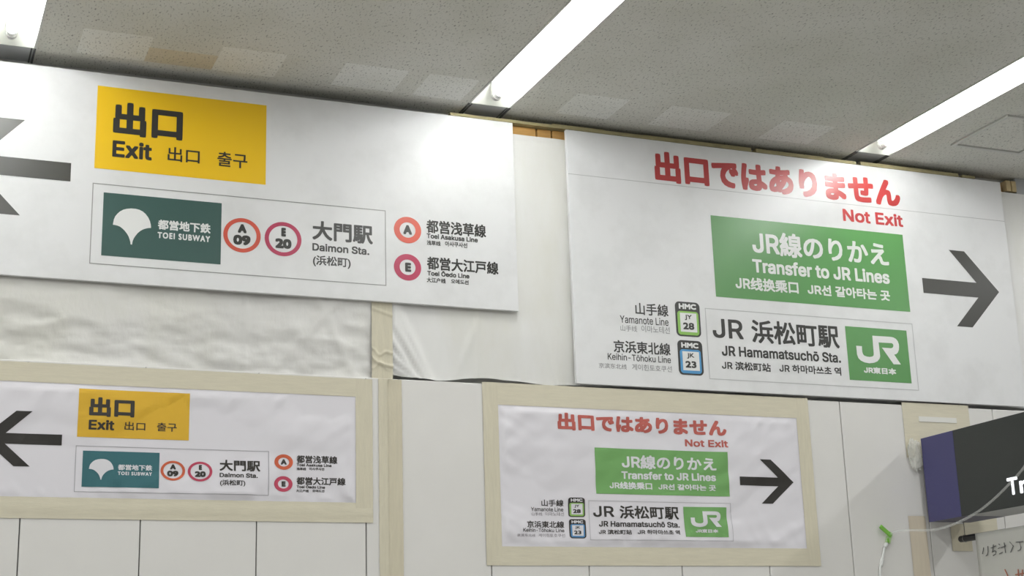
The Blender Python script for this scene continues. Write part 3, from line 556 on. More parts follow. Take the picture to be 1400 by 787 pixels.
    'o': (415, '207,-8 182,-7 159,-2 137,6 117,16 98,30 82,46 68,64 56,85 46,108 40,133 36,159 34,187 36,216 40,243 46,268 56,291 68,312 82,330 98,346 117,360 137,371 159,378 182,383 207,384 233,383 256,378 278,371 299,360 317,346 333,330 347,312 359,291 369,268 376,243 380,216 381,187 380,159 376,133 369,108 359,85 347,64 333,46 317,30 299,16 278,6 256,-2 233,-7 207,46 226,48 242,51 257,57 270,66 282,76 292,89 300,102 307,117 312,134 316,151 318,169 319,187 318,206 316,224 312,242 307,258 300,274 292,287 282,300 270,310 257,319 242,325 226,329 207,330 189,329 173,325 158,319 145,310 134,300 124,287 115,274 108,258 103,242 99,224 97,206 96,187 97,169 99,151 103,134 108,117 115,102 124,89 134,76 145,66 158,57 173,51 189,48', '9,8,88 88,87,9 10,9,87 87,86,10 11,10,86 86,85,11 12,11,85 85,84,12 84,83,12 13,12,83 83,82,13 14,13,82 82,81,14 15,14,81 81,80,15 16,15,80 0,48,1 95,1,48 1,95,2 94,2,95 22,74,73 73,23,22 2,94,3 94,93,3 4,3,93 92,4,93 20,76,75 21,20,75 75,74,21 74,22,21 4,92,5 92,91,5 6,5,91 91,90,6 7,6,90 90,89,7 8,7,89 88,8,89 16,80,79 17,16,79 79,78,17 18,17,78 78,77,18 19,18,77 77,76,19 76,20,19 24,72,71 71,25,24 49,47,46 46,50,49 70,26,71 25,71,26 50,46,45 51,50,45 45,44,51 44,52,51 68,28,69 28,27,69 70,69,27 26,70,27 40,39,56 57,56,39 39,38,57 58,57,38 38,37,58 59,58,37 37,36,59 60,59,36 61,60,36 36,35,61 62,61,35 35,34,62 63,62,34 34,33,63 64,63,33 33,32,64 52,44,43 53,52,43 43,42,53 54,53,42 42,41,54 55,54,41 41,40,55 40,56,55 64,32,65 32,31,65 66,65,31 31,30,66 67,66,30 30,29,67 68,67,29 28,68,29 48,0,47 47,49,48 72,24,73 23,73,24'),
    'r': (259, '53,0 53,379 112,379 112,321 115,321 122,335 130,347 140,358 152,367 166,375 181,380 196,384 213,385 217,385 221,385 225,385 229,384 243,384 243,322 242,323 239,323 235,324 230,324 224,325 219,325 213,326 207,326 194,325 182,323 170,319 159,315 149,309 140,301 132,293 126,284 121,273 117,262 114,250 114,237 114,0', '3,2,1 0,39,38 1,0,38 38,37,1 37,36,1 3,1,36 36,35,3 6,5,31 31,30,6 30,7,6 3,35,34 34,33,3 4,3,33 33,32,4 32,31,4 31,5,4 28,27,10 27,11,10 13,12,25 26,25,12 11,27,26 26,12,11 22,16,23 16,15,14 19,18,17 21,20,19 19,17,21 16,22,21 21,17,16 23,16,24 16,14,24 25,24,14 13,25,14 7,30,29 8,7,29 29,28,8 9,8,28 28,10,9'),
    's': (365, '182,-8 163,-7 145,-5 128,-2 112,3 98,10 84,18 72,27 62,38 53,50 45,63 40,78 36,94 94,107 99,92 105,79 114,69 124,60 136,54 150,49 165,46 181,45 200,46 217,50 232,55 244,62 255,71 262,81 267,91 268,103 267,112 265,121 260,129 254,136 246,142 237,147 225,151 212,155 149,170 125,177 104,186 87,196 72,208 61,222 53,237 48,255 47,274 48,290 51,305 57,319 65,332 75,343 87,354 100,363 115,370 131,377 149,381 167,384 187,384 206,384 223,381 239,378 254,372 267,366 279,358 290,349 299,339 307,328 314,316 319,303 324,290 268,277 264,288 258,298 251,307 243,316 232,323 219,328 205,331 187,333 171,332 156,329 143,324 131,317 121,308 114,299 110,289 109,277 110,267 112,258 117,250 124,243 133,237 144,232 157,227 172,223 229,209 254,202 275,194 292,183 306,171 317,158 325,142 330,125 331,107 330,90 326,75 321,61 312,47 302,35 290,24 276,15 260,6 242,0 223,-5 203,-7', '9,8,15 10,9,15 15,14,10 11,10,14 14,13,11 12,11,13 46,45,88 88,87,46 47,46,87 87,86,47 48,47,86 49,48,86 0,21,1 20,1,21 1,20,2 19,2,20 95,94,38 56,81,80 80,57,56 2,19,3 18,3,19 38,94,39 94,93,39 92,39,93 54,83,82 55,54,82 82,81,55 81,56,55 3,18,4 5,4,18 18,17,5 6,5,17 17,16,6 7,6,16 8,7,16 15,8,16 39,92,40 92,91,40 41,40,91 91,90,41 42,41,90 43,42,90 90,89,43 44,43,89 45,44,89 88,45,89 49,86,85 50,49,85 51,50,85 85,84,51 52,51,84 84,83,52 53,52,83 83,54,53 78,59,79 58,79,59 22,115,114 114,23,22 36,96,37 77,60,78 59,78,60 61,76,62 23,114,113 24,23,113 113,112,24 112,25,24 35,97,36 96,36,97 76,61,77 60,77,61 109,108,27 108,107,27 28,27,107 107,106,28 106,105,28 29,28,105 105,104,29 30,29,104 104,103,30 31,30,103 103,102,31 102,101,31 70,69,71 72,71,69 69,68,72 68,67,72 25,112,111 111,110,25 26,25,110 110,109,26 109,27,26 31,101,32 101,100,32 33,32,100 100,99,33 34,33,99 99,98,34 35,34,98 97,35,98 72,67,73 67,66,73 74,73,66 66,65,74 75,74,65 65,64,75 64,63,75 76,75,63 62,76,63 21,0,115 115,22,21 95,38,37 37,96,95 79,58,80 57,80,58'),
    't': (227, '204,379 204,327 6,327 6,379 65,471 126,471 126,98 127,86 128,76 132,68 136,61 142,56 150,53 159,51 170,50 173,50 177,50 181,51 185,51 190,52 194,52 198,53 202,54 213,2 208,0 203,-1 198,-2 192,-3 186,-3 180,-4 174,-4 168,-4 145,-3 125,2 107,10 92,21 80,35 72,52 67,71 65,93 126,379 126,327 65,327 65,379', '12,32,13 32,12,33 12,11,33 34,33,11 11,10,34 35,34,10 36,35,10 10,9,36 37,36,9 9,8,37 38,37,8 8,7,38 39,38,7 7,6,39 41,42,6 15,30,16 14,31,30 30,15,14 16,30,29 29,28,16 28,18,16 18,17,16 20,26,25 25,24,20 24,23,20 21,20,23 22,21,23 18,28,27 27,26,18 26,20,18 19,18,20 13,32,31 31,14,13 40,43,41 5,4,40 1,0,40 41,1,40 39,6,42 3,2,42 43,3,42 42,41,43 43,40,4'),
    'u': (410, '182,-5 164,-4 146,-1 130,4 115,11 101,20 89,31 78,44 69,59 62,76 57,95 54,116 53,139 53,379 114,379 114,144 115,123 119,105 127,89 137,75 150,64 164,56 181,52 200,50 213,51 226,53 238,57 249,62 259,69 268,77 276,86 283,97 289,109 293,122 295,137 296,153 296,379 357,379 357,0 298,0 298,92 307,92 297,67 286,47 272,30 257,17 240,7 222,0 203,-4 298,69.5', '13,12,15 15,14,13 22,0,23 0,22,1 21,1,22 1,21,2 3,2,21 21,20,3 3,20,4 5,4,20 20,19,5 6,5,19 7,6,19 19,18,7 8,7,18 9,8,18 18,17,9 10,9,17 17,16,10 11,10,16 12,11,16 15,12,16 24,47,46 46,25,24 28,27,44 25,46,45 26,25,45 45,44,26 44,27,26 38,41,39 32,31,40 40,41,32 33,32,41 34,33,41 35,34,41 41,38,35 38,37,35 37,36,35 28,44,43 29,28,43 43,42,29 30,29,42 42,40,30 40,31,30 23,0,48 48,47,23 47,24,23 40,42,49 41,40,49 39,41,49'),
    'x': (378, '21,0 171,218 171,171 29,379 100,379 147,306 156,292 164,279 172,266 179,253 186,241 193,229 200,217 207,206 175,206 183,217 190,229 196,241 202,253 209,266 216,279 224,292 233,306 282,379 352,379 209,169 209,214 358,0 287,0 231,85 222,99 214,112 207,124 200,136 193,148 187,159 180,171 173,182 205,182 198,171 191,159 185,148 178,136 172,124 165,112 157,99 148,85 91,0 154.9,194.6 191.4,231.8 224.5,191.8 189,155.3', '0,47,46 5,4,3 44,2,45 7,6,1 45,2,46 0,46,2 2,1,48 5,3,1 1,6,5 2,44,43 43,42,2 42,41,2 41,35,2 35,36,2 36,37,2 1,2,37 37,14,1 14,15,1 15,16,1 16,10,1 10,9,1 9,8,1 7,1,8 25,13,38 32,25,33 34,33,25 40,34,25 39,40,25 25,38,39 21,20,26 19,26,20 28,27,29 23,22,24 24,22,26 21,26,22 25,32,31 31,30,25 30,29,25 29,27,25 25,27,50 25,50,26 13,25,26 12,13,26 11,12,26 17,11,26 18,17,26 26,19,18 35,41,51 35,51,40 36,35,40 40,39,36 37,36,39 39,38,37 14,37,38 38,13,14 15,14,13 13,12,15 16,15,12 12,11,16 16,11,49 1,3,48 0,2,48 11,17,49 10,16,49 24,26,50 34,40,51'),
    'Ō': (533, '267,-7 235,-5 205,1 177,11 150,25 126,42 105,63 86,88 70,115 57,146 48,179 42,215 40,254 42,293 48,329 57,362 70,393 86,421 105,445 126,466 150,484 177,498 205,508 235,514 267,516 299,514 329,508 357,498 384,484 408,466 429,445 448,421 464,393 477,362 486,329 491,293 493,254 491,215 486,179 477,146 464,115 448,88 429,63 408,42 384,25 357,11 329,1 299,-5 267,53 289,54 310,59 330,66 349,76 367,89 383,105 396,123 408,144 418,168 425,194 429,223 430,254 429,286 425,314 418,341 408,365 396,386 383,404 367,420 349,433 330,443 310,450 289,454 267,456 245,454 223,450 203,443 184,433 167,420 151,404 137,385 125,364 116,340 109,314 105,285 103,254 105,223 109,194 116,168 125,144 137,123 151,105 167,89 184,76 203,66 223,59 245,54 362,636 362,587 172,587 172,636', '8,7,89 89,88,8 9,8,88 88,87,9 10,9,87 87,86,10 11,10,86 86,85,11 12,11,85 84,12,85 12,84,83 13,12,83 83,82,13 14,13,82 82,81,14 15,14,81 81,80,15 16,15,80 3,92,4 91,4,92 2,94,93 0,48,95 0,95,1 23,74,73 94,2,1 1,95,94 22,75,74 74,23,22 2,93,3 92,3,93 20,77,76 21,20,76 76,75,21 75,22,21 4,91,5 6,5,91 91,90,6 7,6,90 89,7,90 16,80,79 17,16,79 79,78,17 18,17,78 19,18,78 78,77,19 77,20,19 24,72,71 71,25,24 50,46,51 69,26,70 46,50,47 49,47,50 25,71,70 70,26,25 52,45,44 44,53,52 67,28,68 27,68,28 51,46,45 45,52,51 68,27,69 26,69,27 99,98,96 40,39,56 57,56,39 39,38,57 58,57,38 38,37,58 59,58,37 37,36,59 36,60,59 60,36,61 36,35,61 62,61,35 35,34,62 63,62,34 34,33,63 64,63,33 33,32,64 65,64,32 32,31,65 53,44,43 43,42,53 54,53,42 42,41,54 55,54,41 41,40,55 40,56,55 65,31,66 31,30,66 67,66,30 30,29,67 28,67,29 47,49,0 48,0,49 72,24,73 23,73,24 97,96,98'),
    'ō': (415, '207,-8 182,-7 159,-2 137,6 117,16 98,30 82,46 68,64 56,85 46,108 40,133 36,159 34,187 36,216 40,243 46,268 56,291 68,312 82,330 98,346 117,360 137,371 159,378 182,383 207,384 233,383 256,378 278,371 299,360 317,346 333,330 347,312 359,291 369,268 376,243 380,216 381,187 380,159 376,133 369,108 359,85 347,64 333,46 317,30 299,16 278,6 256,-2 233,-7 207,46 226,48 242,51 257,57 270,66 282,76 292,89 300,102 307,117 312,134 316,151 318,169 319,187 318,206 316,224 312,242 307,258 300,274 292,287 282,300 270,310 257,319 242,325 226,329 207,330 189,329 173,325 158,319 145,310 134,300 124,287 115,274 108,258 103,242 99,224 97,206 96,187 97,169 99,151 103,134 108,117 115,102 124,89 134,76 145,66 158,57 173,51 189,48 302,506 302,458 113,458 113,506', '9,8,88 88,87,9 10,9,87 87,86,10 11,10,86 86,85,11 12,11,85 85,84,12 84,83,12 13,12,83 83,82,13 14,13,82 82,81,14 15,14,81 81,80,15 16,15,80 0,48,1 48,95,1 1,95,2 94,2,95 74,73,22 73,23,22 2,94,3 94,93,3 4,3,93 92,4,93 76,75,20 21,20,75 75,74,21 74,22,21 4,92,5 92,91,5 6,5,91 91,90,6 7,6,90 90,89,7 8,7,89 88,8,89 16,80,79 17,16,79 79,78,17 18,17,78 78,77,18 19,18,77 77,76,19 76,20,19 24,72,71 71,25,24 49,47,46 46,50,49 70,26,71 25,71,26 50,46,45 51,50,45 45,44,51 44,52,51 68,28,69 28,27,69 70,69,27 26,70,27 40,39,56 57,56,39 39,38,57 58,57,38 38,37,58 59,58,37 37,36,59 60,59,36 61,60,36 36,35,61 62,61,35 35,34,62 63,62,34 34,33,63 64,63,33 33,32,64 52,44,43 53,52,43 43,42,53 54,53,42 42,41,54 55,54,41 41,40,55 40,56,55 64,32,65 32,31,65 66,65,31 31,30,66 67,66,30 30,29,67 68,67,29 28,68,29 48,0,47 47,49,48 72,24,73 23,73,24 99,98,97 97,96,99')}
SANS_SPACE = 188
SANS_K = 1.42 / 1000


def winding(cs, x, y):
    w = 0
    for c in cs:
        for k in range(len(c)):
            (x0, y0), (x1, y1) = c[k - 1], c[k]
            if (y0 <= y) != (y1 <= y) and x0 + (y - y0) * (x1 - x0) / (y1 - y0) > x:
                w += 1 if y1 > y0 else -1
    return w


def font_mesh(s, res=4):
    """outline of one character of the built-in lettering, filled by winding number"""
    c = bpy.data.curves.new('lettering_source', 'FONT')
    c.body = s
    c.size = 1
    o = bpy.data.objects.new('lettering_source', c)
    COL.objects.link(o)
    cu = o.to_curve(bpy.context.evaluated_depsgraph_get())
    cs = []
    for sp in cu.splines:
        bp = sp.bezier_points
        pts = []
        for k in range(len(bp)):
            a, b = bp[k], bp[(k + 1) % len(bp)]
            ch = b.co - a.co
            flat = (a.handle_right - a.co).cross(ch).length < 1e-7 and (b.handle_left - b.co).cross(ch).length < 1e-7
            seg = [a.co] if flat else interpolate_bezier(a.co, a.handle_right, b.handle_left, b.co, res + 1)[:-1]
            pts += [(round(p[0], 5), round(p[1], 5)) for p in seg]
        cs.append([p for k, p in enumerate(pts) if p != pts[k - 1]])
    o.to_curve_clear()
    bpy.data.objects.remove(o)
    bpy.data.curves.remove(c)
    vs, es = [], []
    for q in cs:
        n = len(vs)
        vs += [Vector(p) for p in q]
        es += [(n + k, n + (k + 1) % len(q)) for k in range(len(q))]
    V, E_, F, *_ = delaunay_2d_cdt(vs, es, [], 0, 1e-7)
    fs = []
    for f in F:
        x = sum(V[k][0] for k in f) / len(f) + 1.3e-5
        y = sum(V[k][1] for k in f) / len(f) + 0.7e-5
        if winding(cs, x, y):
            fs.append(tuple(f))
    used = sorted({k for f in fs for k in f})
    mp = {u: k for k, u in enumerate(used)}
    return [(V[u][0], V[u][1]) for u in used], [tuple(mp[k] for k in f) for f in fs]


def glyph_char(ch, plain):
    k = (ch, plain)
    if k not in GLYPH:
        if ch == ' ':
            GLYPH[k] = (SANS_SPACE * SANS_K, [], [])
        elif plain and ch in SANS:
            a, v, f = SANS[ch]
            GLYPH[k] = (a * SANS_K, [tuple(float(q) * SANS_K for q in p.split(',')) for p in v.split()], [tuple(int(q) for q in p.split(',')) for p in f.split()])
        else:
            v1, f1 = font_mesh(ch)
            v2, _ = font_mesh(ch + ch)
            GLYPH[k] = (max(p[0] for p in v2) - max(p[0] for p in v1), v1, f1)
    return GLYPH[k]


def glyphs(s, plain=True, track=0.0):
    x, vs, fs = 0.0, [], []
    for ch in s:
        a, v, f = glyph_char(ch, plain)
        n = len(vs)
        vs += [(p[0] + x, p[1]) for p in v]
        fs += [tuple(i + n for i in q) for q in f]
        x += a + track
    return vs, fs


class Print:
    """graphics printed on an upright surface: layers of flat ink just proud of it"""
    def __init__(self, ax, az, Y, disp=None, pre='', grid=0.03):
        self.ax, self.az, self.Y, self.disp, self.pre, self.grid = ax, az, Y, disp, pre, grid

    def to(self, x, z):
        return x * self.ax[0] + self.ax[1], z * self.az[0] + self.az[1]

    def y(self, x, z, layer):
        return self.Y - 0.0009 * layer - (self.disp(x, z) if self.disp else 0)

    def emit(self, name, polys, ink, parent, layer, bold=0.0, copies=8):
        """polys: list of (verts2d, faces) in the artwork's metres"""
        bm = bmesh.new()
        for vs, fs in polys:
            bv = []
            for v in vs:
                x, z = self.to(*v)
                bv.append(bm.verts.new((x, 0, z)))
            for f in fs:
                try:
                    bm.faces.new([bv[i] for i in f])
                except ValueError:
                    pass
        bmesh.ops.triangulate(bm, faces=[f for f in bm.faces if len(f.verts) > 4])
        bm.normal_update()
        for f in bm.faces:
            if f.normal.y > 0:
                f.normal_flip()
        if self.disp:
            xs_ = [v.co.x for v in bm.verts]
            zs_ = [v.co.z for v in bm.verts]
            for axis, lo, hi in ((0, min(xs_), max(xs_)), (2, min(zs_), max(zs_))):
                k = math.ceil(lo / self.grid)
                while k * self.grid < hi:
                    co = [0, 0, 0]
                    no = [0, 0, 0]
                    co[axis] = k * self.grid
                    no[axis] = 1
                    bmesh.ops.bisect_plane(bm, geom=bm.verts[:] + bm.edges[:] + bm.faces[:], plane_co=co, plane_no=no, dist=1e-6)
                    k += 1
        base = [(v.co.x, v.co.z) for v in bm.verts]
        bm.verts.index_update()
        faces = [[v.index for v in f.verts] for f in bm.faces]
        bm.free()
        offs = [(0, 0)]
        if bold > 0:
            bx, bz = bold * abs(self.ax[0]), bold * abs(self.az[0])
            dirs = [(1, 0), (0, 1), (-1, 0), (0, -1), (0.86, 0.86), (-0.86, 0.86), (-0.86, -0.86), (0.86, -0.86)]
            offs += [(bx * a, bz * b) for a, b in (dirs if copies == 8 else dirs[4:])]
        out = bmesh.new()
        for n, (ox, oz) in enumerate(offs):
            bv = [out.verts.new((x + ox, self.y(x + ox, z + oz, layer) + n * 2.5e-5, z + oz)) for x, z in base]
            for f in faces:
                out.faces.new([bv[i] for i in f])
        return link(name, out, M[self.pre + ink], parent)

    def rect(self, name, r, ink, parent, layer=1, rad=0):
        x0, z0, x1, z1 = r
        if not rad:
            return self.emit(name, [([(x0, z0), (x1, z0), (x1, z1), (x0, z1)], [(0, 1, 2, 3)])], ink, parent, layer)
        pts = []
        for cx, cz, a0 in ((x1 - rad, z1 - rad, 0), (x0 + rad, z1 - rad, 90), (x0 + rad, z0 + rad, 180), (x1 - rad, z0 + rad, 270)):
            for k in range(7):
                a = math.radians(a0 + 15 * k)
                pts.append((cx + rad * math.cos(a), cz + rad * math.sin(a)))
        return self.poly(name, pts, ink, parent, layer)

    def poly(self, name, pts, ink, parent, layer=1):
        tris = tessellate_polygon([[Vector((x, z, 0)) for x, z in pts]])
        return self.emit(name, [(pts, [tuple(t) for t in tris])], ink, parent, layer)

    def outline(self, name, r, w, ink, parent, layer=1):
        x0, z0, x1, z1 = r
        q = lambda a, b, c, d: ([(a, b), (c, b), (c, d), (a, d)], [(0, 1, 2, 3)])
        return self.emit(name, [q(x0, z0, x1, z0 + w), q(x0, z1 - w, x1, z1), q(x0, z0 + w, x0 + w, z1 - w), q(x1 - w, z0 + w, x1, z1 - w)], ink, parent, layer)

    def ring(self, name, c, rx, rz, inner, ink, parent, layer=1, n=56):
        vs, fs = [], []
        for k in range(n):
            a = 2 * math.pi * k / n
            vs += [(c[0] + rx * math.cos(a), c[1] + rz * math.sin(a)), (c[0] + inner * rx * math.cos(a), c[1] + inner * rz * math.sin(a))]
        for k in range(n):
            j = (k + 1) % n
            fs.append((2 * k, 2 * j, 2 * j + 1, 2 * k + 1))
        return self.emit(name, [(vs, fs)], ink, parent, layer)

    def text(self, name, lines, ink, parent, layer=2, bold=0.0, copies=8, plain=True, track=0.0):
        first = None
        for s, bl, tr in lines:
            (x0, z0), (x1, z1) = P(*bl), P(*tr)
            x0, z0, x1, z1 = x0 + bold, z0 + bold, x1 - bold, z1 - bold
            vs, fs = glyphs(s, plain, track)
            ax, bx = min(v[0] for v in vs), max(v[0] for v in vs)
            ay, by = min(v[1] for v in vs), max(v[1] for v in vs)
            poly = ([(x0 + (v[0] - ax) / (bx - ax) * (x1 - x0), z0 + (v[1] - ay) / (by - ay) * (z1 - z0)) for v in vs], fs)
            o = self.emit(name, [poly], ink, parent, layer, bold, copies)
            first = first or o
        return first


def arrow_pts(tail_x, zc, sgn):
    q = [(0, 0.0425), (0.369, 0.0425), (0.203, 0.220), (0.308, 0.220), (0.521, 0.0), (0.308, -0.2175), (0.202, -0.2175), (0.371, -0.0425), (0, -0.0425)]
    return [(tail_x + sgn * x, zc + z) for x, z in q]


def exit_artwork(pr, root):
    """exit / subway artwork, laid out in the metres of the large board"""
    pr.poly('arrow', arrow_pts(0.657, 3.860, -1), 'arrow', root)
    c1 = crop(0, 80, 2.46)
    c2 = crop(300, 140, 2.714)
    g = crop(130, 255, 6.844)
    r = crop(295, 285, 9.838)
    ye = pr.rect('exit_panel', quad((133.3, 118.6), (362.2, 252.8), (364.2, 144.2), (128.5, 230.8)), 'yellow', root)
    pr.text('lettering', [('出口', c1(378, 257), c1(615, 172))], 'black', ye, bold=0.0075)
    pr.text('lettering', [('Exit', c1(376, 332), c1(511, 289))], 'black', ye, bold=0.0038)
    pr.text('lettering', [('出口', c1(562, 346), c1(671, 309)), ('출구', c1(729, 363), c1(831, 324))], 'black', ye, bold=0.0012, copies=4)
    pr.outline('station_outline', quad((126.4, 250.7), (527.3, 391.7), (526.6, 288.1), (121.5, 360.5)), 0.0042, 'line', root)
    te = pr.rect('subway_panel', quad((141.5, 263.7), (300.8, 362.1), (302.8, 278.4), (137.8, 349.5)), 'teal', root)
    pr.poly('leaf_emblem', [P(*g(*p)) for p in ((163, 362), (172, 315), (184, 286), (205, 260), (230, 238), (260, 222), (296, 213), (335, 210), (374, 213),
            (410, 222), (442, 238), (470, 262), (494, 294), (510, 330), (518, 362), (520, 392), (495, 393), (470, 398), (444, 407), (420, 420), (396, 440),
            (375, 465), (360, 488), (350, 510), (345, 530), (343, 548), (328, 545), (326, 522), (320, 500), (310, 471), (295, 445), (274, 418), (250, 395), (228, 379), (205, 370), (185, 365))], 'white', te, 2)
    pr.text('lettering', [('都営地下鉄', g(583, 404), g(1078, 354))], 'white', te, bold=0.0016)
    pr.text('lettering', [('TOEI SUBWAY', g(580, 486), g(1073, 469))], 'white', te, bold=0.0014, plain=False, track=0.13)
    for ch, num, cen, xl, xr, ink, t1, t2 in (
            ('A', '09', (348, 366), (97, 355), (600, 385), 'orange', ((290, 331), (412, 222)), ((228, 488), (463, 373))),
            ('E', '20', (900, 417), (653, 395), (1147, 435), 'magenta', ((875, 380), (938, 268)), ((793, 536), (1013, 421)))):
        rx = (P(*r(*xr))[0] - P(*r(*xl))[0]) / 2
        rg = pr.ring('station_roundel', P(*r(*cen)), rx, rx * 0.95, 0.775, ink, root)
        pr.text('lettering', [(ch, r(*t1[0]), r(*t1[1]))], 'black', rg, 1, bold=0.0042, plain=False)
        pr.text('lettering', [(num, r(*t2[0]), r(*t2[1]))], 'black', rg, 1, bold=0.0042, plain=False)
    st = pr.text('station_name', [('大門駅', c2(343, 510), c2(567, 459))], 'black', root, 1, bold=0.0030)
    pr.text('lettering', [('Daimon Sta.', c2(343, 551), c2(554, 540))], 'black', st, 1, bold=0.0017)
    pr.text('lettering', [('(浜松町)', c2(345, 609), c2(485, 578))], 'black', st, 1, bold=0.0012, copies=4)
    for ch, cy, ink, tb, jp, en, sub in (
            ('A', 475, 'orange', ((680, 490), (712, 458)), ('都営浅草線', c2(766, 484.5), c2(986, 456)), ('Toei Asakusa Line', c2(767, 505), c2(956, 503.5)),
             [('浅草线', c2(767, 530), c2(818, 517)), ('아사쿠사선', c2(835, 535), c2(917, 523))]),
            ('E', 613, 'magenta', ((687, 629), (709, 597)), ('都営大江戸線', c2(768, 620.5), c2(1032, 594)), ('Toei Ōedo Line', c2(769, 643), c2(925, 634.5)),
             [('大江户线', c2(767, 668), c2(837, 655)), ('오에도선', c2(857, 673), c2(922, 661))])):
        cen = P(*c2(696, cy))
        rx = (P(*c2(747, cy))[0] - P(*c2(646, cy))[0]) / 2
        rg = pr.ring('line_roundel', cen, rx, rx * 0.96, 0.58, ink, root)
        pr.text('lettering', [(ch, c2(*tb[0]), c2(*tb[1]))], 'black', rg, 1, bold=0.004, plain=False)
        ln = pr.text('line_name', [jp], 'black', root, 1, bold=0.0018)
        pr.text('lettering', [en], 'black', ln, 1, bold=0.0013, copies=4)
        pr.text('lettering', sub, 'black', ln, 1, bold=0.0008, copies=4)


def transfer_artwork(pr, root):
    """not-exit / transfer artwork, laid out in the metres of the large board"""
    c3 = crop(760, 170, 2.692)
    c4 = crop(780, 380, 2.8)
    h = crop(905, 405, 6.843)
    j = crop(1140, 435, 7.87)
    pr.poly('arrow', arrow_pts(5.183, 3.6825, 1), 'arrow', root)
    ne = pr.text('warning_lettering', [('出口ではありません', c3(363, 211), c3(1257, 204))], 'red', root, 1, bold=0.0085)
    pr.text('lettering', [('Not Exit', c3(1055, 357), c3(1271, 334))], 'red', ne, 1, bold=0.0034)
    gr = pr.rect('transfer_panel', quad((970.2, 293.7), (1243.3, 427), (1232.5, 322.3), (977.7, 405.5)), 'green', root)
    pr.text('lettering', [('JR線のりかえ', c3(722, 479), c3(1215, 438))], 'white', gr, bold=0.0042)
    pr.text('lettering', [('Transfer to JR Lines', c3(722, 546), c3(1221, 540))], 'white', gr, bold=0.0036)
    pr.text('lettering', [('JR线换乘口', c3(659, 607), c3(887, 579)), ('JR선 갈아타는 곳', c3(924, 627), c3(1224, 613))], 'white', gr, bold=0.0024)
    for nm, jp, en, sub, tl, br, fr, wt, code, num, hm, ink, isz in (
            ('Y', ('山手線', c4(246, 141), c4(370, 104)), ('Yamanote Line', c4(187, 172), c4(371, 156)),
             [('山手线', c4(189, 203), c4(251, 184)), ('이마노테선', c4(269, 208), c4(376, 189))],
             ((110, 48), (130, 372)), ((342, 65), (360, 387)), ((132, 137), (343, 372)), ((157, 155), (322, 343)),
             ('JY', h(205, 226), h(268, 179)), ('28', h(190, 312), h(290, 254)), ('HMC', h(150, 119), h(308, 79)), 'lime', 0),
            ('K', ('京浜東北線', c4(163, 285), c4(378, 251)), ('Keihin-Tōhoku Line', c4(140, 313), c4(380, 302)),
             [('京滨东北线', c4(106, 345), c4(212, 331)), ('게이힌토호쿠선', c4(233, 353), c4(384, 338))],
             ((133, 408), (153, 732)), ((368, 425), (383, 747)), ((155, 495), (365, 730)), ((178, 515), (345, 702)),
             ('JK', h(226, 586), h(290, 537)), ('23', h(212, 670), h(310, 612)), ('HMC', h(173, 482), h(330, 442)), 'blue', 0)):
        ln = pr.text('line_name', [jp], 'black', root, 1, bold=0.0014, copies=4)
        pr.text('lettering', [en], 'black', ln, 1, bold=0.0005, copies=4)
        pr.text('lettering', sub, 'grey', ln, 1)
        q = quad(h(*tl[0]), h(*br[1]), h(*br[0]), h(*tl[1]))
        bd = pr.rect('station_badge', q, 'black', root, 1, rad=0.024)
        f = quad(h(*fr[0]), h(*fr[1]))
        cx = (q[0] + q[2]) / 2
        sh = (q[0] + q[2]) / 2 - (f[0] + f[2]) / 2
        pr.rect('colour_frame', (f[0] + sh, f[1], f[2] + sh, f[3]), ink, bd, 2, rad=0.016)
        w = quad(h(*wt[0]), h(*wt[1]))
        pr.rect('number_field', (w[0] + sh, w[1], w[2] + sh, w[3]), 'white', bd, 3)
        pr.text('lettering', [code], 'black', bd, 4, bold=0.0010, copies=4, plain=False)
        pr.text('lettering', [num], 'black', bd, 4, bold=0.0022)
        pr.text('lettering', [hm], 'white', bd, 2, bold=0.0022, plain=False)
    pr.outline('station_outline', quad((962.5, 420.4), (1255, 534.6), (1246, 443.6), (968.6, 517.9)), 0.0038, 'line_pale', root)
    sn = pr.text('station_name', [('JR', c4(543, 229), c4(655, 163)), ('浜松町駅', c4(693, 249), c4(1020, 183))], 'black', root, 1, bold=0.0032)
    pr.text('lettering', [('JR Hamamatsuchō Sta.', c4(577, 298), c4(1029, 288))], 'black', sn, 1, bold=0.0022)
    pr.text('lettering', [('JR 滨松町站', c4(577, 350), c4(762, 328)), ('JR 하마마쓰초 역', c4(797, 361), c4(1031, 343))], 'black', sn, 1, bold=0.0014, copies=4)
    lg = pr.rect('railway_panel', quad(c4(1047, 184), c4(1303, 404), c4(1281, 203), c4(1065, 390)), 'green', root)
    pr.poly('railway_emblem', [P(*j(*p)) for p in ((228, 298), (290, 303), (294, 362), (302, 388), (316, 404), (345, 415), (375, 419), (402, 414), (415, 404), (418, 388),
            (402, 190), (600, 203), (630, 210), (655, 224), (675, 248), (687, 280), (690, 312), (687, 345), (676, 372), (660, 388), (638, 394),
            (710, 500), (632, 498), (505, 318), (600, 325), (616, 322), (626, 312), (629, 296), (625, 282), (612, 271), (470, 263), (487, 410), (480, 438), (458, 466),
            (420, 482), (370, 487), (320, 478), (278, 457), (252, 430), (238, 392))], 'white', lg, 2)
    pr.text('lettering', [('JR東日本', j(315, 592), j(655, 543))], 'white', lg, bold=0.0020)


ID = (1.0, 0.0)
BF = 6.492                      # face of the large boards


def big_board(x0, x1, z0, z1, root, joint_z):
    bm = bmesh.new()
    add_box(bm, x0, x1, BF, BF + 0.022, z0, z1, 0.002)
    b = link('board', bm, M['board'], root)
    if joint_z:
        bm = bmesh.new()
        add_box(bm, x0 + 0.002, x1 - 0.002, BF - 0.0004, BF + 0.002, joint_z - 0.0016, joint_z + 0.0016)
        link('sheet_joint', bm, M['line_pale'], root)
    return b


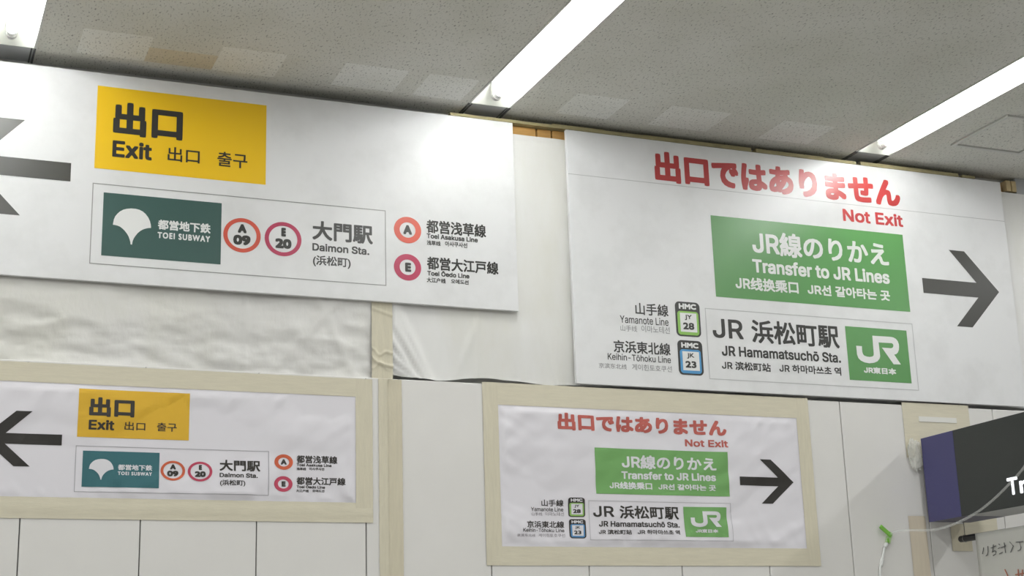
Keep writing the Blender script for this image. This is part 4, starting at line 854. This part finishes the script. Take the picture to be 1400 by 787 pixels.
def standoffs(root, x0, x1, z0, z1):
    """battens behind a board that hold it off the wall"""
    for x in (x0 + 0.25, (x0 + x1) / 2, x1 - 0.35):
        box('mounting_batten', x, x + 0.05, BF + 0.0215, 6.602, z0 + 0.25, z1 - 0.12, M['wood_pale'], root)


bz0, bz1 = 3.0330, 4.3445
ex0, ex1 = 0.030, (P(700.5, 167.6)[0] + P(707.9, 425.6)[0]) / 2
eb0 = P(500, 411)[1]
t = thing('direction_sign', 'large white board with a yellow exit square and left arrow, mounted up against the ceiling', 'sign', (ex0, BF, eb0), 'large direction boards under the ceiling')
big_board(ex0, ex1, eb0, bz1, t, None)
exit_artwork(Print(ID, ID, BF), t)
bx0, bx1 = P(778, 300)[0], 5.806
t = thing('direction_sign', 'large white board with red warning and green transfer panel, mounted up against the ceiling', 'sign', (bx0, BF, bz0), 'large direction boards under the ceiling')
big_board(bx0, bx1, bz0, bz1, t, P(900, 251.5)[1])
transfer_artwork(Print(ID, ID, BF), t)


# ------------------------------------------------------------------ the two cloth banners taped to the hoarding
def banner_disp(x0, z0, x1, z1, seed):
    def d(x, z):
        dl, dr, db, dt = x - x0, x1 - x, z - z0, z1 - z
        v = 0.0028 + 0.015 * fn(x + 0.9 * z, z - 0.3 * x, 1.6, 3.2, seed, 3)
        v += 0.0045 * noise.noise(Vector(((x * 0.8 + z * 0.6) * 2.5, (z * 0.8 - x * 0.6) * 17, seed)))
        for dd, s, ph in ((dl, z, 1.0), (dr, z, 2.3), (db, x, 4.1), (dt, x, 5.7)):
            k = math.exp(-max(dd, 0) / 0.07)
            v += 0.013 * k * noise.noise(Vector((s * 19 + dd * 10 + ph, ph + seed, 0.5 * dd)))
        lo = min(dl, dr, db, dt)
        e = min(1.0, max(0.0, lo - 0.010) / 0.03)
        return max(0.0006, (v + 0.0035) * e + 0.0008)
    return d


BNF = PF - 0.001


def banner(x0, z0, x1, z1, label, seed, ax, az, art):
    t = thing('banner', label, 'banner', (x0, BNF, z0), 'cloth banners taped to the hoarding')
    d = banner_disp(x0, z0, x1, z1, seed)
    bm = bmesh.new()
    st = 0.01
    nx, nz = int((x1 - x0) / st), int((z1 - z0) / st)
    g = [[None] * (nz + 1) for _ in range(nx + 1)]
    for i in range(nx + 1):
        for k in range(nz + 1):
            x, z = x0 + (x1 - x0) * i / nx, z0 + (z1 - z0) * k / nz
            g[i][k] = bm.verts.new((x, BNF - d(x, z), z))
    for i in range(nx):
        for k in range(nz):
            bm.faces.new((g[i][k], g[i + 1][k], g[i + 1][k + 1], g[i][k + 1]))
    link('cloth', bm, M['banner'], t, smooth=True)
    art(Print(ax, az, BNF - 0.0004, d, 'b_', 0.012), t)
    return t


b1z0, b1z1 = P(250, 684.5)[1], P(250, 530)[1]
b1x1 = (P(485.9, 540.8)[0] + P(486.7, 688.3)[0]) / 2
banner(0.25, b1z0 - 0.004, b1x1 + 0.01, b1z1 + 0.004, 'white cloth banner with a yellow exit square and left arrow, taped below the large board', 21.3,
       (0.61033, 0.27209), (0.52682, -0.1128 + EYE * (1 - 0.52682)), exit_artwork)
b2 = quad((679.4, 552.6), (1103.8, 749), (1088.7, 570.4), (686.6, 748.3))
banner(b2[0] - 0.01, b2[1] - 0.006, b2[2] + 0.01, b2[3] + 0.006, 'white cloth banner with red warning and green transfer panel, taped to the hoarding panels', 44.7,
       (0.60702, 0.79138), (0.50548, -0.07124 + EYE * (1 - 0.50548)), transfer_artwork)


# ------------------------------------------------------------------ masking tape
def tape(x0, z0, x1, z1, label, lift=0.004, m='tape', seed=1.0, Y=None, group=None, wr=0.0012, steps=0.02, name='masking_tape', extra=None):
    bm = bmesh.new()
    nx, nz = max(3, int((x1 - x0) / steps)), max(3, int((z1 - z0) / steps))
    g = [[None] * (nz + 1) for _ in range(nx + 1)]
    Y = (PF if Y is None else Y) - lift
    for i in range(nx + 1):
        for k in range(nz + 1):
            x, z = x0 + (x1 - x0) * i / nx, z0 + (z1 - z0) * k / nz
            e = extra(x, z) if extra else 0
            jx = 0.0015 * noise.noise(Vector((z * 30, seed, 0))) if i in (0, nx) else 0
            jz = 0.0015 * noise.noise(Vector((x * 30, seed, 3))) if k in (0, nz) else 0
            g[i][k] = bm.verts.new((x + jx, Y - wr * (0.5 + 0.5 * noise.noise(Vector((x * 9, z * 9, seed)))) - e, z + jz))
    for i in range(nx):
        for k in range(nz):
            bm.faces.new((g[i][k], g[i + 1][k], g[i + 1][k + 1], g[i][k + 1]))
    o = link(name, bm, M[m], smooth=True)
    md = o.modifiers.new('thickness', 'SOLIDIFY')
    md.thickness = 0.0004
    md.offset = 1
    md.use_rim = False
    return tag(o, label, 'tape', group or 'masking tape on the hoarding and sheets')


tw = 0.075
# around the exit banner
zt = P(250, 505.5)[1]
r1 = (P(508.2, 519)[0] + P(510.9, 714)[0]) / 2
zb = P(250, 711)[1]
tape(0.10, b1z1 - 0.004, r1 - 0.0, zt, 'beige masking tape along the top edge of the exit banner', 0.0024, seed=1)
tape(0.10, zb, r1 - 0.002, b1z0 + 0.006, 'beige masking tape along the bottom edge of the exit banner', 0.0024, seed=2,
     extra=lambda x, z: 0.004 * ridge(z - (zb + 0.045) - 0.004 * math.sin(x * 5), 0.010))
tape(b1x1, zb, r1, zt, 'beige masking tape along the upright edge of the exit banner', 0.0032, 'tape_v', 3)
# around the transfer banner
lx = (P(658.2, 524.1)[0] + P(666.4, 772.7)[0]) / 2
rx_ = (P(1103.8, 544)[0] + P(1122, 769)[0]) / 2
zt2 = P(880, 533.5)[1]
zb2 = P(880, 773)[1]
tape(lx, b2[3] - 0.002, rx_, zt2 + 0.002, 'beige masking tape along the top edge of the transfer banner', 0.0024, seed=4)
tape(lx, zb2, rx_, b2[1] + 0.002, 'beige masking tape along the bottom edge of the transfer banner', 0.0024, seed=5,
     extra=lambda x, z: 0.003 * ridge(z - (zb2 + 0.035) - 0.003 * math.sin(x * 4), 0.008))
tape(lx, zb2, b2[0] + 0.002, zt2 + 0.002, 'beige masking tape down the edge of the transfer banner under its line names', 0.0032, 'tape_v', 6)
tape(b2[2] - 0.002, zb2, rx_, zt2, 'beige masking tape down the edge of the transfer banner beside its arrow', 0.0032, 'tape_v', 7)
# strips between the two banners
xv = (P(516, 519)[0] + P(520.6, 787)[0]) / 2
tape(xv, 1.2, xv + 0.052, PTOP - 0.002, 'beige masking tape running down the panel joint beside the exit banner', 0.002, 'tape_v', 8)
tape(xv + 0.046, 1.2, xv + 0.112, PTOP - 0.004, 'second beige masking tape lapped over the one beside the exit banner', 0.0036, 'tape2', 9,
     extra=lambda x, z: 0.008 * ridge(z - PTOP, 0.022) * ridge(x - xv - 0.05, 0.03))
# strip joining the vinyl sheets


def crease(x, z):
    u = (x - 2.04) / 0.1
    v = 0.006 * ridge(z - 3.135 - 0.018 * math.cos(u * 9) * (1 - u), 0.005)
    v += 0.010 * ridge(z - 3.085 + 0.014 * u - 0.02 * (1 - u) ** 4, 0.006)
    v += 0.006 * ridge(z - 3.055 - 0.035 * ridge(u - 0.35, 0.22), 0.005) * ridge(u - 0.35, 0.4)
    return v + 0.004 * ridge(z - 3.345 + 0.03 * u, 0.006)


tape(2.036, 3.008, 2.137, 3.50, 'wide creased beige tape joining the vinyl sheets below the large exit board', 0.040, 'tape_v', 10, Y=SHY, wr=0.002, steps=0.006, extra=crease)
# patches near the hanging sign
p = tape(P(1235, 575)[0], P(1240, 602)[1] - 0.09, P(1324, 560)[0], P(1280, 553)[1] + 0.004, 'square beige tape patch above the purple end of the hanging sign', 0.002, 'tape', 11)
bm = bmesh.new()
q = quad((1256, 569.4), (1307.3, 576.7), (1307.3, 569.0), (1256, 575.8))
add_box(bm, q[0], q[2], PF - 0.0055, PF - 0.0036, P(1280, 577)[1], P(1280, 570)[1])
link('white_strip', bm, M['paperlabel'], p)
xs1 = (P(1240.2, 704.8)[0] + P(1251, 787)[0]) / 2
tape(xs1, 1.3, xs1 + 0.108, P(1252, 705)[1], 'beige masking tape running down from beside the purple end of the hanging sign', 0.002, 'tapepink', 12,
     extra=lambda x, z: 0.004 * ridge(x - xs1 - 0.06, 0.008))
tape(P(1301.5, 740)[0], P(1315, 753)[1], P(1329, 740)[0], P(1315, 716)[1], 'small upright beige tape patch behind the black pole cap', 0.002, 'tape2', 13)
tape(P(1318, 720)[0], P(1340, 728)[1] - 0.01, P(1363.5, 720)[0], P(1340, 708)[1] + 0.01, 'beige tape patch beside the pole cap under the hanging sign', 0.0034, 'tape', 14)


# ------------------------------------------------------------------ ceiling lights
def ceiling_light(rx, label):
    y0, y1 = FIX_Y
    t = thing('ceiling_light', label, 'ceiling light', (rx, (y0 + y1) / 2, ZC), 'fluorescent ceiling lights')
    w = ROW_HALF
    d = 0.085
    bm = bmesh.new()
    # open trough: two sides, sloping reflector, ends
    prof = [(-w, 0.0), (-w, d * 0.35), (-0.05, d), (0.05, d), (w, d * 0.35), (w, 0.0)]
    a = [bm.verts.new((rx + x, y0, ZC + z)) for x, z in prof]
    b = [bm.verts.new((rx + x, y1, ZC + z)) for x, z in prof]
    for i in range(len(prof) - 1):
        bm.faces.new((a[i], a[i + 1], b[i + 1], b[i]))
    link('reflector', bm, M['fix_white'], t)
    sl = 0.065
    for y, sg in ((y0, 1), (y1, -1)):
        bm = bmesh.new()
        q = [(-w, -0.002, 0), (-w, d * 0.35, 0.35), (-0.05, d, 1), (0.05, d, 1), (w, d * 0.35, 0.35), (w, -0.002, 0)]
        c = [bm.verts.new((rx + x, y + sg * sl * k, ZC + z)) for x, z, k in q]
        e = [bm.verts.new((rx + x, y - sg * 0.0 + sg * sl * k - sg * 0.004, ZC + z)) for x, z, k in q]
        bm.faces.new(c)
        bm.faces.new(e[::-1])
        for i in range(6):
            k = (i + 1) % 6
            bm.faces.new((c[i], c[k], e[k], e[i]))
        bmesh.ops.recalc_face_normals(bm, faces=bm.faces[:])
        link('end_plate', bm, M['fix_white'], t)
    for s in (-1, 1):
        box('side_trim', rx + s * w - 0.005, rx + s * w + 0.005, y0, y1, ZC - 0.005, ZC + 0.003, M['fix_trim'], t, 0.001)
    zt_ = ZC + 0.016
    bm = bmesh.new()
    add_tube(bm, [(rx, y0 + 0.128, zt_), (rx, y1 - 0.128, zt_)], 0.0205, 20)
    link('tube', bm, M['tube'], t, smooth=False)
    for ya, yb, yc in ((y0 + 0.075, y0 + 0.097, y0 + 0.130), (y1 - 0.075, y1 - 0.097, y1 - 0.130)):
        bm = bmesh.new()
        lo, hi = min(ya, yb), max(ya, yb)
        # socket: round holder on a short upright neck
        add_tube(bm, [(rx, lo, zt_), (rx, hi, zt_)], 0.025, 20)
        add_box(bm, rx - 0.024, rx + 0.024, lo, hi, zt_, ZC + d, 0.003)
        link('socket', bm, M['socket'], t)
        bm = bmesh.new()
        add_tube(bm, [(rx, yb, zt_), (rx, yc, zt_)], 0.0215, 20)
        link('tube_cap', bm, M['tubecap'], t)
    return t


for rx, lab in zip(ROWS[1:4], ('recessed fluorescent ceiling light above the arrow of the large exit board',
                               'recessed fluorescent ceiling light above the gap between the two large boards',
                               'recessed fluorescent ceiling light above the red warning on the large transfer board')):
    ceiling_light(rx, lab)

# access hatch
t = thing('access_hatch', 'square ceiling access hatch beside the fluorescent light over the transfer board', 'hatch', (5.455, 5.96, ZC))
hx0, hx1, hy0, hy1 = 5.222, 5.69, 5.725, 6.185
fw = 0.022
for a in ((hx0, hx1, hy0, hy0 + fw), (hx0, hx1, hy1 - fw, hy1), (hx0, hx0 + fw, hy0 + fw, hy1 - fw), (hx1 - fw, hx1, hy0 + fw, hy1 - fw)):
    bm = bmesh.new()
    add_box(bm, *a, ZC - 0.012, ZC + 0.001, 0.002)
    link('frame_bar', bm, M['hatch_trim'], t)
box('hatch_panel', hx0 + fw + 0.004, hx1 - fw - 0.004, hy0 + fw + 0.004, hy1 - fw - 0.004, ZC - 0.004, ZC + 0.001, M['ceiling'], t)

# ------------------------------------------------------------------ hanging box sign at right angles to the wall
SX, SX2 = 5.035, 5.30
SZ0, SZ1 = 2.386, 2.824
SYW, SYE = 6.455, 3.2  # out-of-view end lengthened to block lamp light and deepen the shadow below
SYM = 6.195                     # where purple meets charcoal
t = thing('hanging_sign', 'dark box sign with purple end and lit white lettering projecting from the wall', 'sign', (SX, SYW, SZ0))
bm = bmesh.new()
add_box(bm, SX + 0.004, SX2 - 0.004, SYE, SYW - 0.003, SZ0 + 0.006, SZ1 - 0.003, 0.003)
link('case', bm, M['sign_case'], t)
box('purple_panel', SX, SX + 0.006, SYM, SYW, SZ0, SZ1, M['purple'], t, 0.001)
box('charcoal_panel', SX, SX + 0.006, SYE, SYM - 0.001, SZ0, SZ1, M['sign_black'], t, 0.001)
box('underside_diffuser', SX + 0.010, SX2 - 0.004, SYE, SYM - 0.01, SZ0 + 0.002, SZ0 + 0.0062, M['sign_under'], t)
box('underside_plate', SX + 0.006, SX2 - 0.004, SYM - 0.01, SYW - 0.002, SZ0 + 0.001, SZ0 + 0.0062, M['sign_case'], t)
box('wall_bracket', SX + 0.06, SX2 - 0.06, SYW - 0.004, PF + 0.001, SZ0 + 0.08, SZ1 - 0.08, M['sign_case'], t)


def plane_x(px, py, X):
    d = ray(px, py)
    s = X / d.x
    return d.y * s, EYE + d.z * s


# lettering on the face that looks along -X; it reads away from the wall
c7 = crop(1240, 560, 6.556)
for s, tl, br in (('T', c7(890, 600), c7(975, 760)), ('r', c7(1003, 622), c7(1075, 745))):
    ya, za = plane_x(*tl, SX)
    yb, zb_ = plane_x(*br, SX)
    vs, fs = glyphs(s)
    ax, bx = min(v[0] for v in vs), max(v[0] for v in vs)
    ay, by = min(v[1] for v in vs), max(v[1] for v in vs)
    if s == 'T':
        za, zb_ = plane_x(*c7(935, 590), SX)[1], plane_x(*c7(960, 760), SX)[1]
        ya, yb = plane_x(*c7(892, 606), SX)[0], plane_x(*c7(985, 588), SX)[0] - 0.01
        zt_T, zb_T = za, zb_
    else:
        zb_ = zb_T
        za = zb_T + (zt_T - zb_T) * 0.74
        ya = plane_x(*c7(1003, 622), SX)[0]
        yb = ya - 0.062
    bm = bmesh.new()
    for n, (oy, oz) in enumerate([(0, 0)] + [(0.0034 * math.cos(k * math.pi / 4), 0.0034 * math.sin(k * math.pi / 4)) for k in range(8)]):
        bv = [bm.verts.new((SX - 0.0012 + n * 2e-5, ya - 0.0034 + (v[0] - ax) / (bx - ax) * (yb - ya + 0.015) + oy,
                            zb_ + 0.0034 + (v[1] - ay) / (by - ay) * (za - zb_ - 0.015) + oz)) for v in vs]
        for f in fs:
            bm.faces.new([bv[i] for i in f])
    bm.normal_update()
    for f in bm.faces:
        if f.normal.x > 0:
            f.normal_flip()
    link('lettering', bm, M['lit'], t)

# ------------------------------------------------------------------ pole with a sheet hung under the sign
RX, RZ = 5.15, 2.290
t = thing('notice_pole', 'thin pole with a black end cap hung below the dark box sign', 'pole', (RX, 6.36, RZ))
bm = bmesh.new()
add_tube(bm, [(RX, 6.30, RZ + 0.008), (RX, 4.35, RZ + 0.008)], 0.009, 14)
link('rod', bm, M['rod'], t)
bm = bmesh.new()
add_tube(bm, [(RX, 6.372, RZ), (RX, 6.367, RZ), (RX, 6.36, RZ), (RX, 6.24, RZ - 0.001), (RX, 6.226, RZ - 0.003)], 0.016, 16, radii=[0.004, 0.012, 0.0165, 0.0165, 0.0135])
link('end_cap', bm, M['cap'], t)
for y in (6.325, 4.42):
    bm = bmesh.new()
    add_tube(bm, [(RX, y, RZ + 0.014), (RX + 0.002, y, SZ0 + 0.0008)], 0.0016, 6)
    link('tie', bm, M['rod'], t)
    bm = bmesh.new()
    add_tube(bm, [(RX + 0.0185 * math.cos(a), y, RZ + 0.0185 * math.sin(a)) for a in [k * math.pi / 8 for k in range(17)]], 0.0012, 6, caps=False)
    link('tie_loop', bm, M['rod'], t)

t = thing('notice_sheet', 'translucent sheet with faint handwriting hanging from the thin pole', 'sheet', (RX, 6.22, RZ))
bm = bmesh.new()
ny, nz = 60, 24
g = []
for i in range(ny + 1):
    y = 6.226 - (6.226 - 4.5) * i / ny
    g.append([bm.verts.new((RX - 0.0165 + 0.002 * math.sin(y * 5) * (k / nz) + 0.002 * noise.noise(Vector((y * 3, k * 0.2, 3))), y, RZ + 0.014 - 0.62 * k / nz)) for k in range(nz + 1)])
for i in range(ny):
    for k in range(nz):
        bm.faces.new((g[i][k], g[i + 1][k], g[i + 1][k + 1], g[i][k + 1]))
sh = link('film', bm, M['hand_sheet'], t, smooth=True)
md = sh.modifiers.new('thickness', 'SOLIDIFY')
md.thickness = 0.0008
md.offset = 0
c5 = crop(1300, 690, 8.11)


def stroke_mesh(strokes, rad, m, name):
    bm = bmesh.new()
    for s in strokes:
        pts = []
        for p in s:
            y, z = plane_x(*c5(*p), RX - 0.0225)
            pts.append((RX - 0.0225, y, z))
        add_tube(bm, pts, rad, 6)
    return link(name, bm, m, t)


stroke_mesh([[(362, 472), (358, 505), (350, 542)], [(410, 455), (412, 520), (405, 552), (388, 562)], [(443, 477), (500, 452)], [(470, 438), (466, 500), (458, 525)],
             [(458, 522), (490, 505), (502, 520), (495, 545), (468, 560)], [(530, 432), (540, 442)], [(524, 482), (540, 474)], [(536, 542), (572, 524)],
             [(552, 474), (608, 452)], [(590, 415), (606, 530)], [(652, 408), (692, 455), (662, 525)], [(722, 412), (800, 405)], [(762, 414), (778, 470), (768, 498), (742, 508)]],
            0.0022, M['marker'], 'handwriting')
o = stroke_mesh([[(598, 715), (620, 760), (634, 800)], [(745, 712), (750, 800)], [(715, 772), (815, 755)], [(792, 715), (788, 800)]], 0.003, M['marker_red'], 'red_handwriting')

# ------------------------------------------------------------------ bits beside the sign
# crumpled clear film where the tape meets the sign
bm = bmesh.new()
bmesh.ops.create_icosphere(bm, subdivisions=5, radius=1)
cx, cz = P(1251, 621)
for v in bm.verts:
    n = v.co.normalized()
    s = 1 + 0.35 * noise.fractal(n * 1.7 + Vector((3, 1, 2)), 1.0, 2.0, 3) + 0.22 * abs(noise.noise(n * 4.5 + Vector((9, 2, 4))))
    z = n.z * s
    v.co = Vector((cx - 0.016 + n.x * s * 0.036 + 0.014 * max(0, -z), PF - 0.0215 + n.y * min(s, 1.25) * 0.017, cz + z * 0.082))
w = tag(link('crumpled_film', bm, M['film'], smooth=True), 'crumpled wad of clear plastic film stuck between tape patch and purple sign end', 'plastic film')

# green clip with white cord
gx = crop(1180, 690, 8.11)
t = thing('cord_clip', 'green plastic clip on the white panel below the hanging sign', 'clip', (P(*gx(270, 350))[0], PF, P(*gx(270, 350))[1]))


def bar(name, a, b, wid, y0, y1, m, parent):
    (xa_, za_), (xb_, zb2_) = P(*gx(*a)), P(*gx(*b))
    d = Vector((xb_ - xa_, 0, zb2_ - za_))
    n = Vector((-d.z, 0, d.x)).normalized() * wid / 2
    bm = bmesh.new()
    bm_v = []
    for y in (y0, y1):
        for p_, s in ((Vector((xa_, y, za_)), 1), (Vector((xb_, y, zb2_)), 1), (Vector((xb_, y, zb2_)), -1), (Vector((xa_, y, za_)), -1)):
            bm_v.append(bm.verts.new(p_ + n * s))
    for f in ((0, 1, 2, 3), (7, 6, 5, 4), (0, 4, 5, 1), (1, 5, 6, 2), (2, 6, 7, 3), (3, 7, 4, 0)):
        bm.faces.new([bm_v[i] for i in f])
    bmesh.ops.recalc_face_normals(bm, faces=bm.faces[:])
    bmesh.ops.bevel(bm, geom=bm.edges[:], offset=0.0015, segments=2, affect='EDGES')
    return link(name, bm, m, parent)


bar('strap', (160, 240), (282, 348), 0.021, PF - 0.030, PF - 0.022, M['cliplime'], t)
bar('clip_body', (290, 305), (262, 425), 0.021, PF - 0.022, PF + 0.0005, M['clippale'], t)
bar('clip_jaw', (248, 372), (256, 420), 0.010, PF - 0.028, PF - 0.021, M['cliplime'], t)

pts = [(*P(*gx(*p)),) for p in ((252, 425), (230, 470), (212, 560), (192, 660), (180, 790))]
path = spline([(x, PF - 0.018 if i == 0 else PF - 0.010, z) for i, (x, z) in enumerate(pts)] + [(pts[-1][0] - 0.03, PF - 0.010, pts[-1][1] - 0.4)], 8)
bm = bmesh.new()
add_tube(bm, path, 0.0065, 10)
co = thing('white_cord', 'white cord hanging down from the green clip', 'cord', (pts[0][0], PF, pts[0][1]))
link('cord', bm, M['cord'], co, smooth=True)
bm = bmesh.new()
add_tube(bm, path[2:9], 0.0105, 12)
link('sleeve', bm, M['cord'], co, smooth=True)
bm = bmesh.new()
add_tube(bm, path[19:27], 0.0095, 12)
link('sleeve', bm, M['cord'], co, smooth=True)

# clear tube bowing across the hanging sign


def at_depth(px, py, Y):
    d = ray(px, py)
    s = Y / d.y
    return (d.x * s, Y, EYE + d.z * s)


path = spline([at_depth(1217, 731, 6.475), at_depth(1224, 726, 6.465), at_depth(1243, 724.5, 6.43), at_depth(1268, 724.5, 6.33), at_depth(1290, 721, 6.22), at_depth(1315, 711.5, 6.08),
               at_depth(1340, 697, 5.93), at_depth(1362, 679, 5.80), at_depth(1383, 658, 5.68), at_depth(1402, 636, 5.56), at_depth(1440, 585, 5.3), at_depth(1490, 510, 5.05), at_depth(1530, 400, 4.98), at_depth(1545, 250, 4.95), at_depth(1548, 60, ray(1548, 60).y * (ZC - EYE) / ray(1548, 60).z)], 8)
bm = bmesh.new()
add_tube(bm, path, 0.0062, 10)
tag(link('clear_tube', bm, M['clear'], smooth=True), 'thin clear plastic tube arching from the green clip across the dark box sign', 'tube')
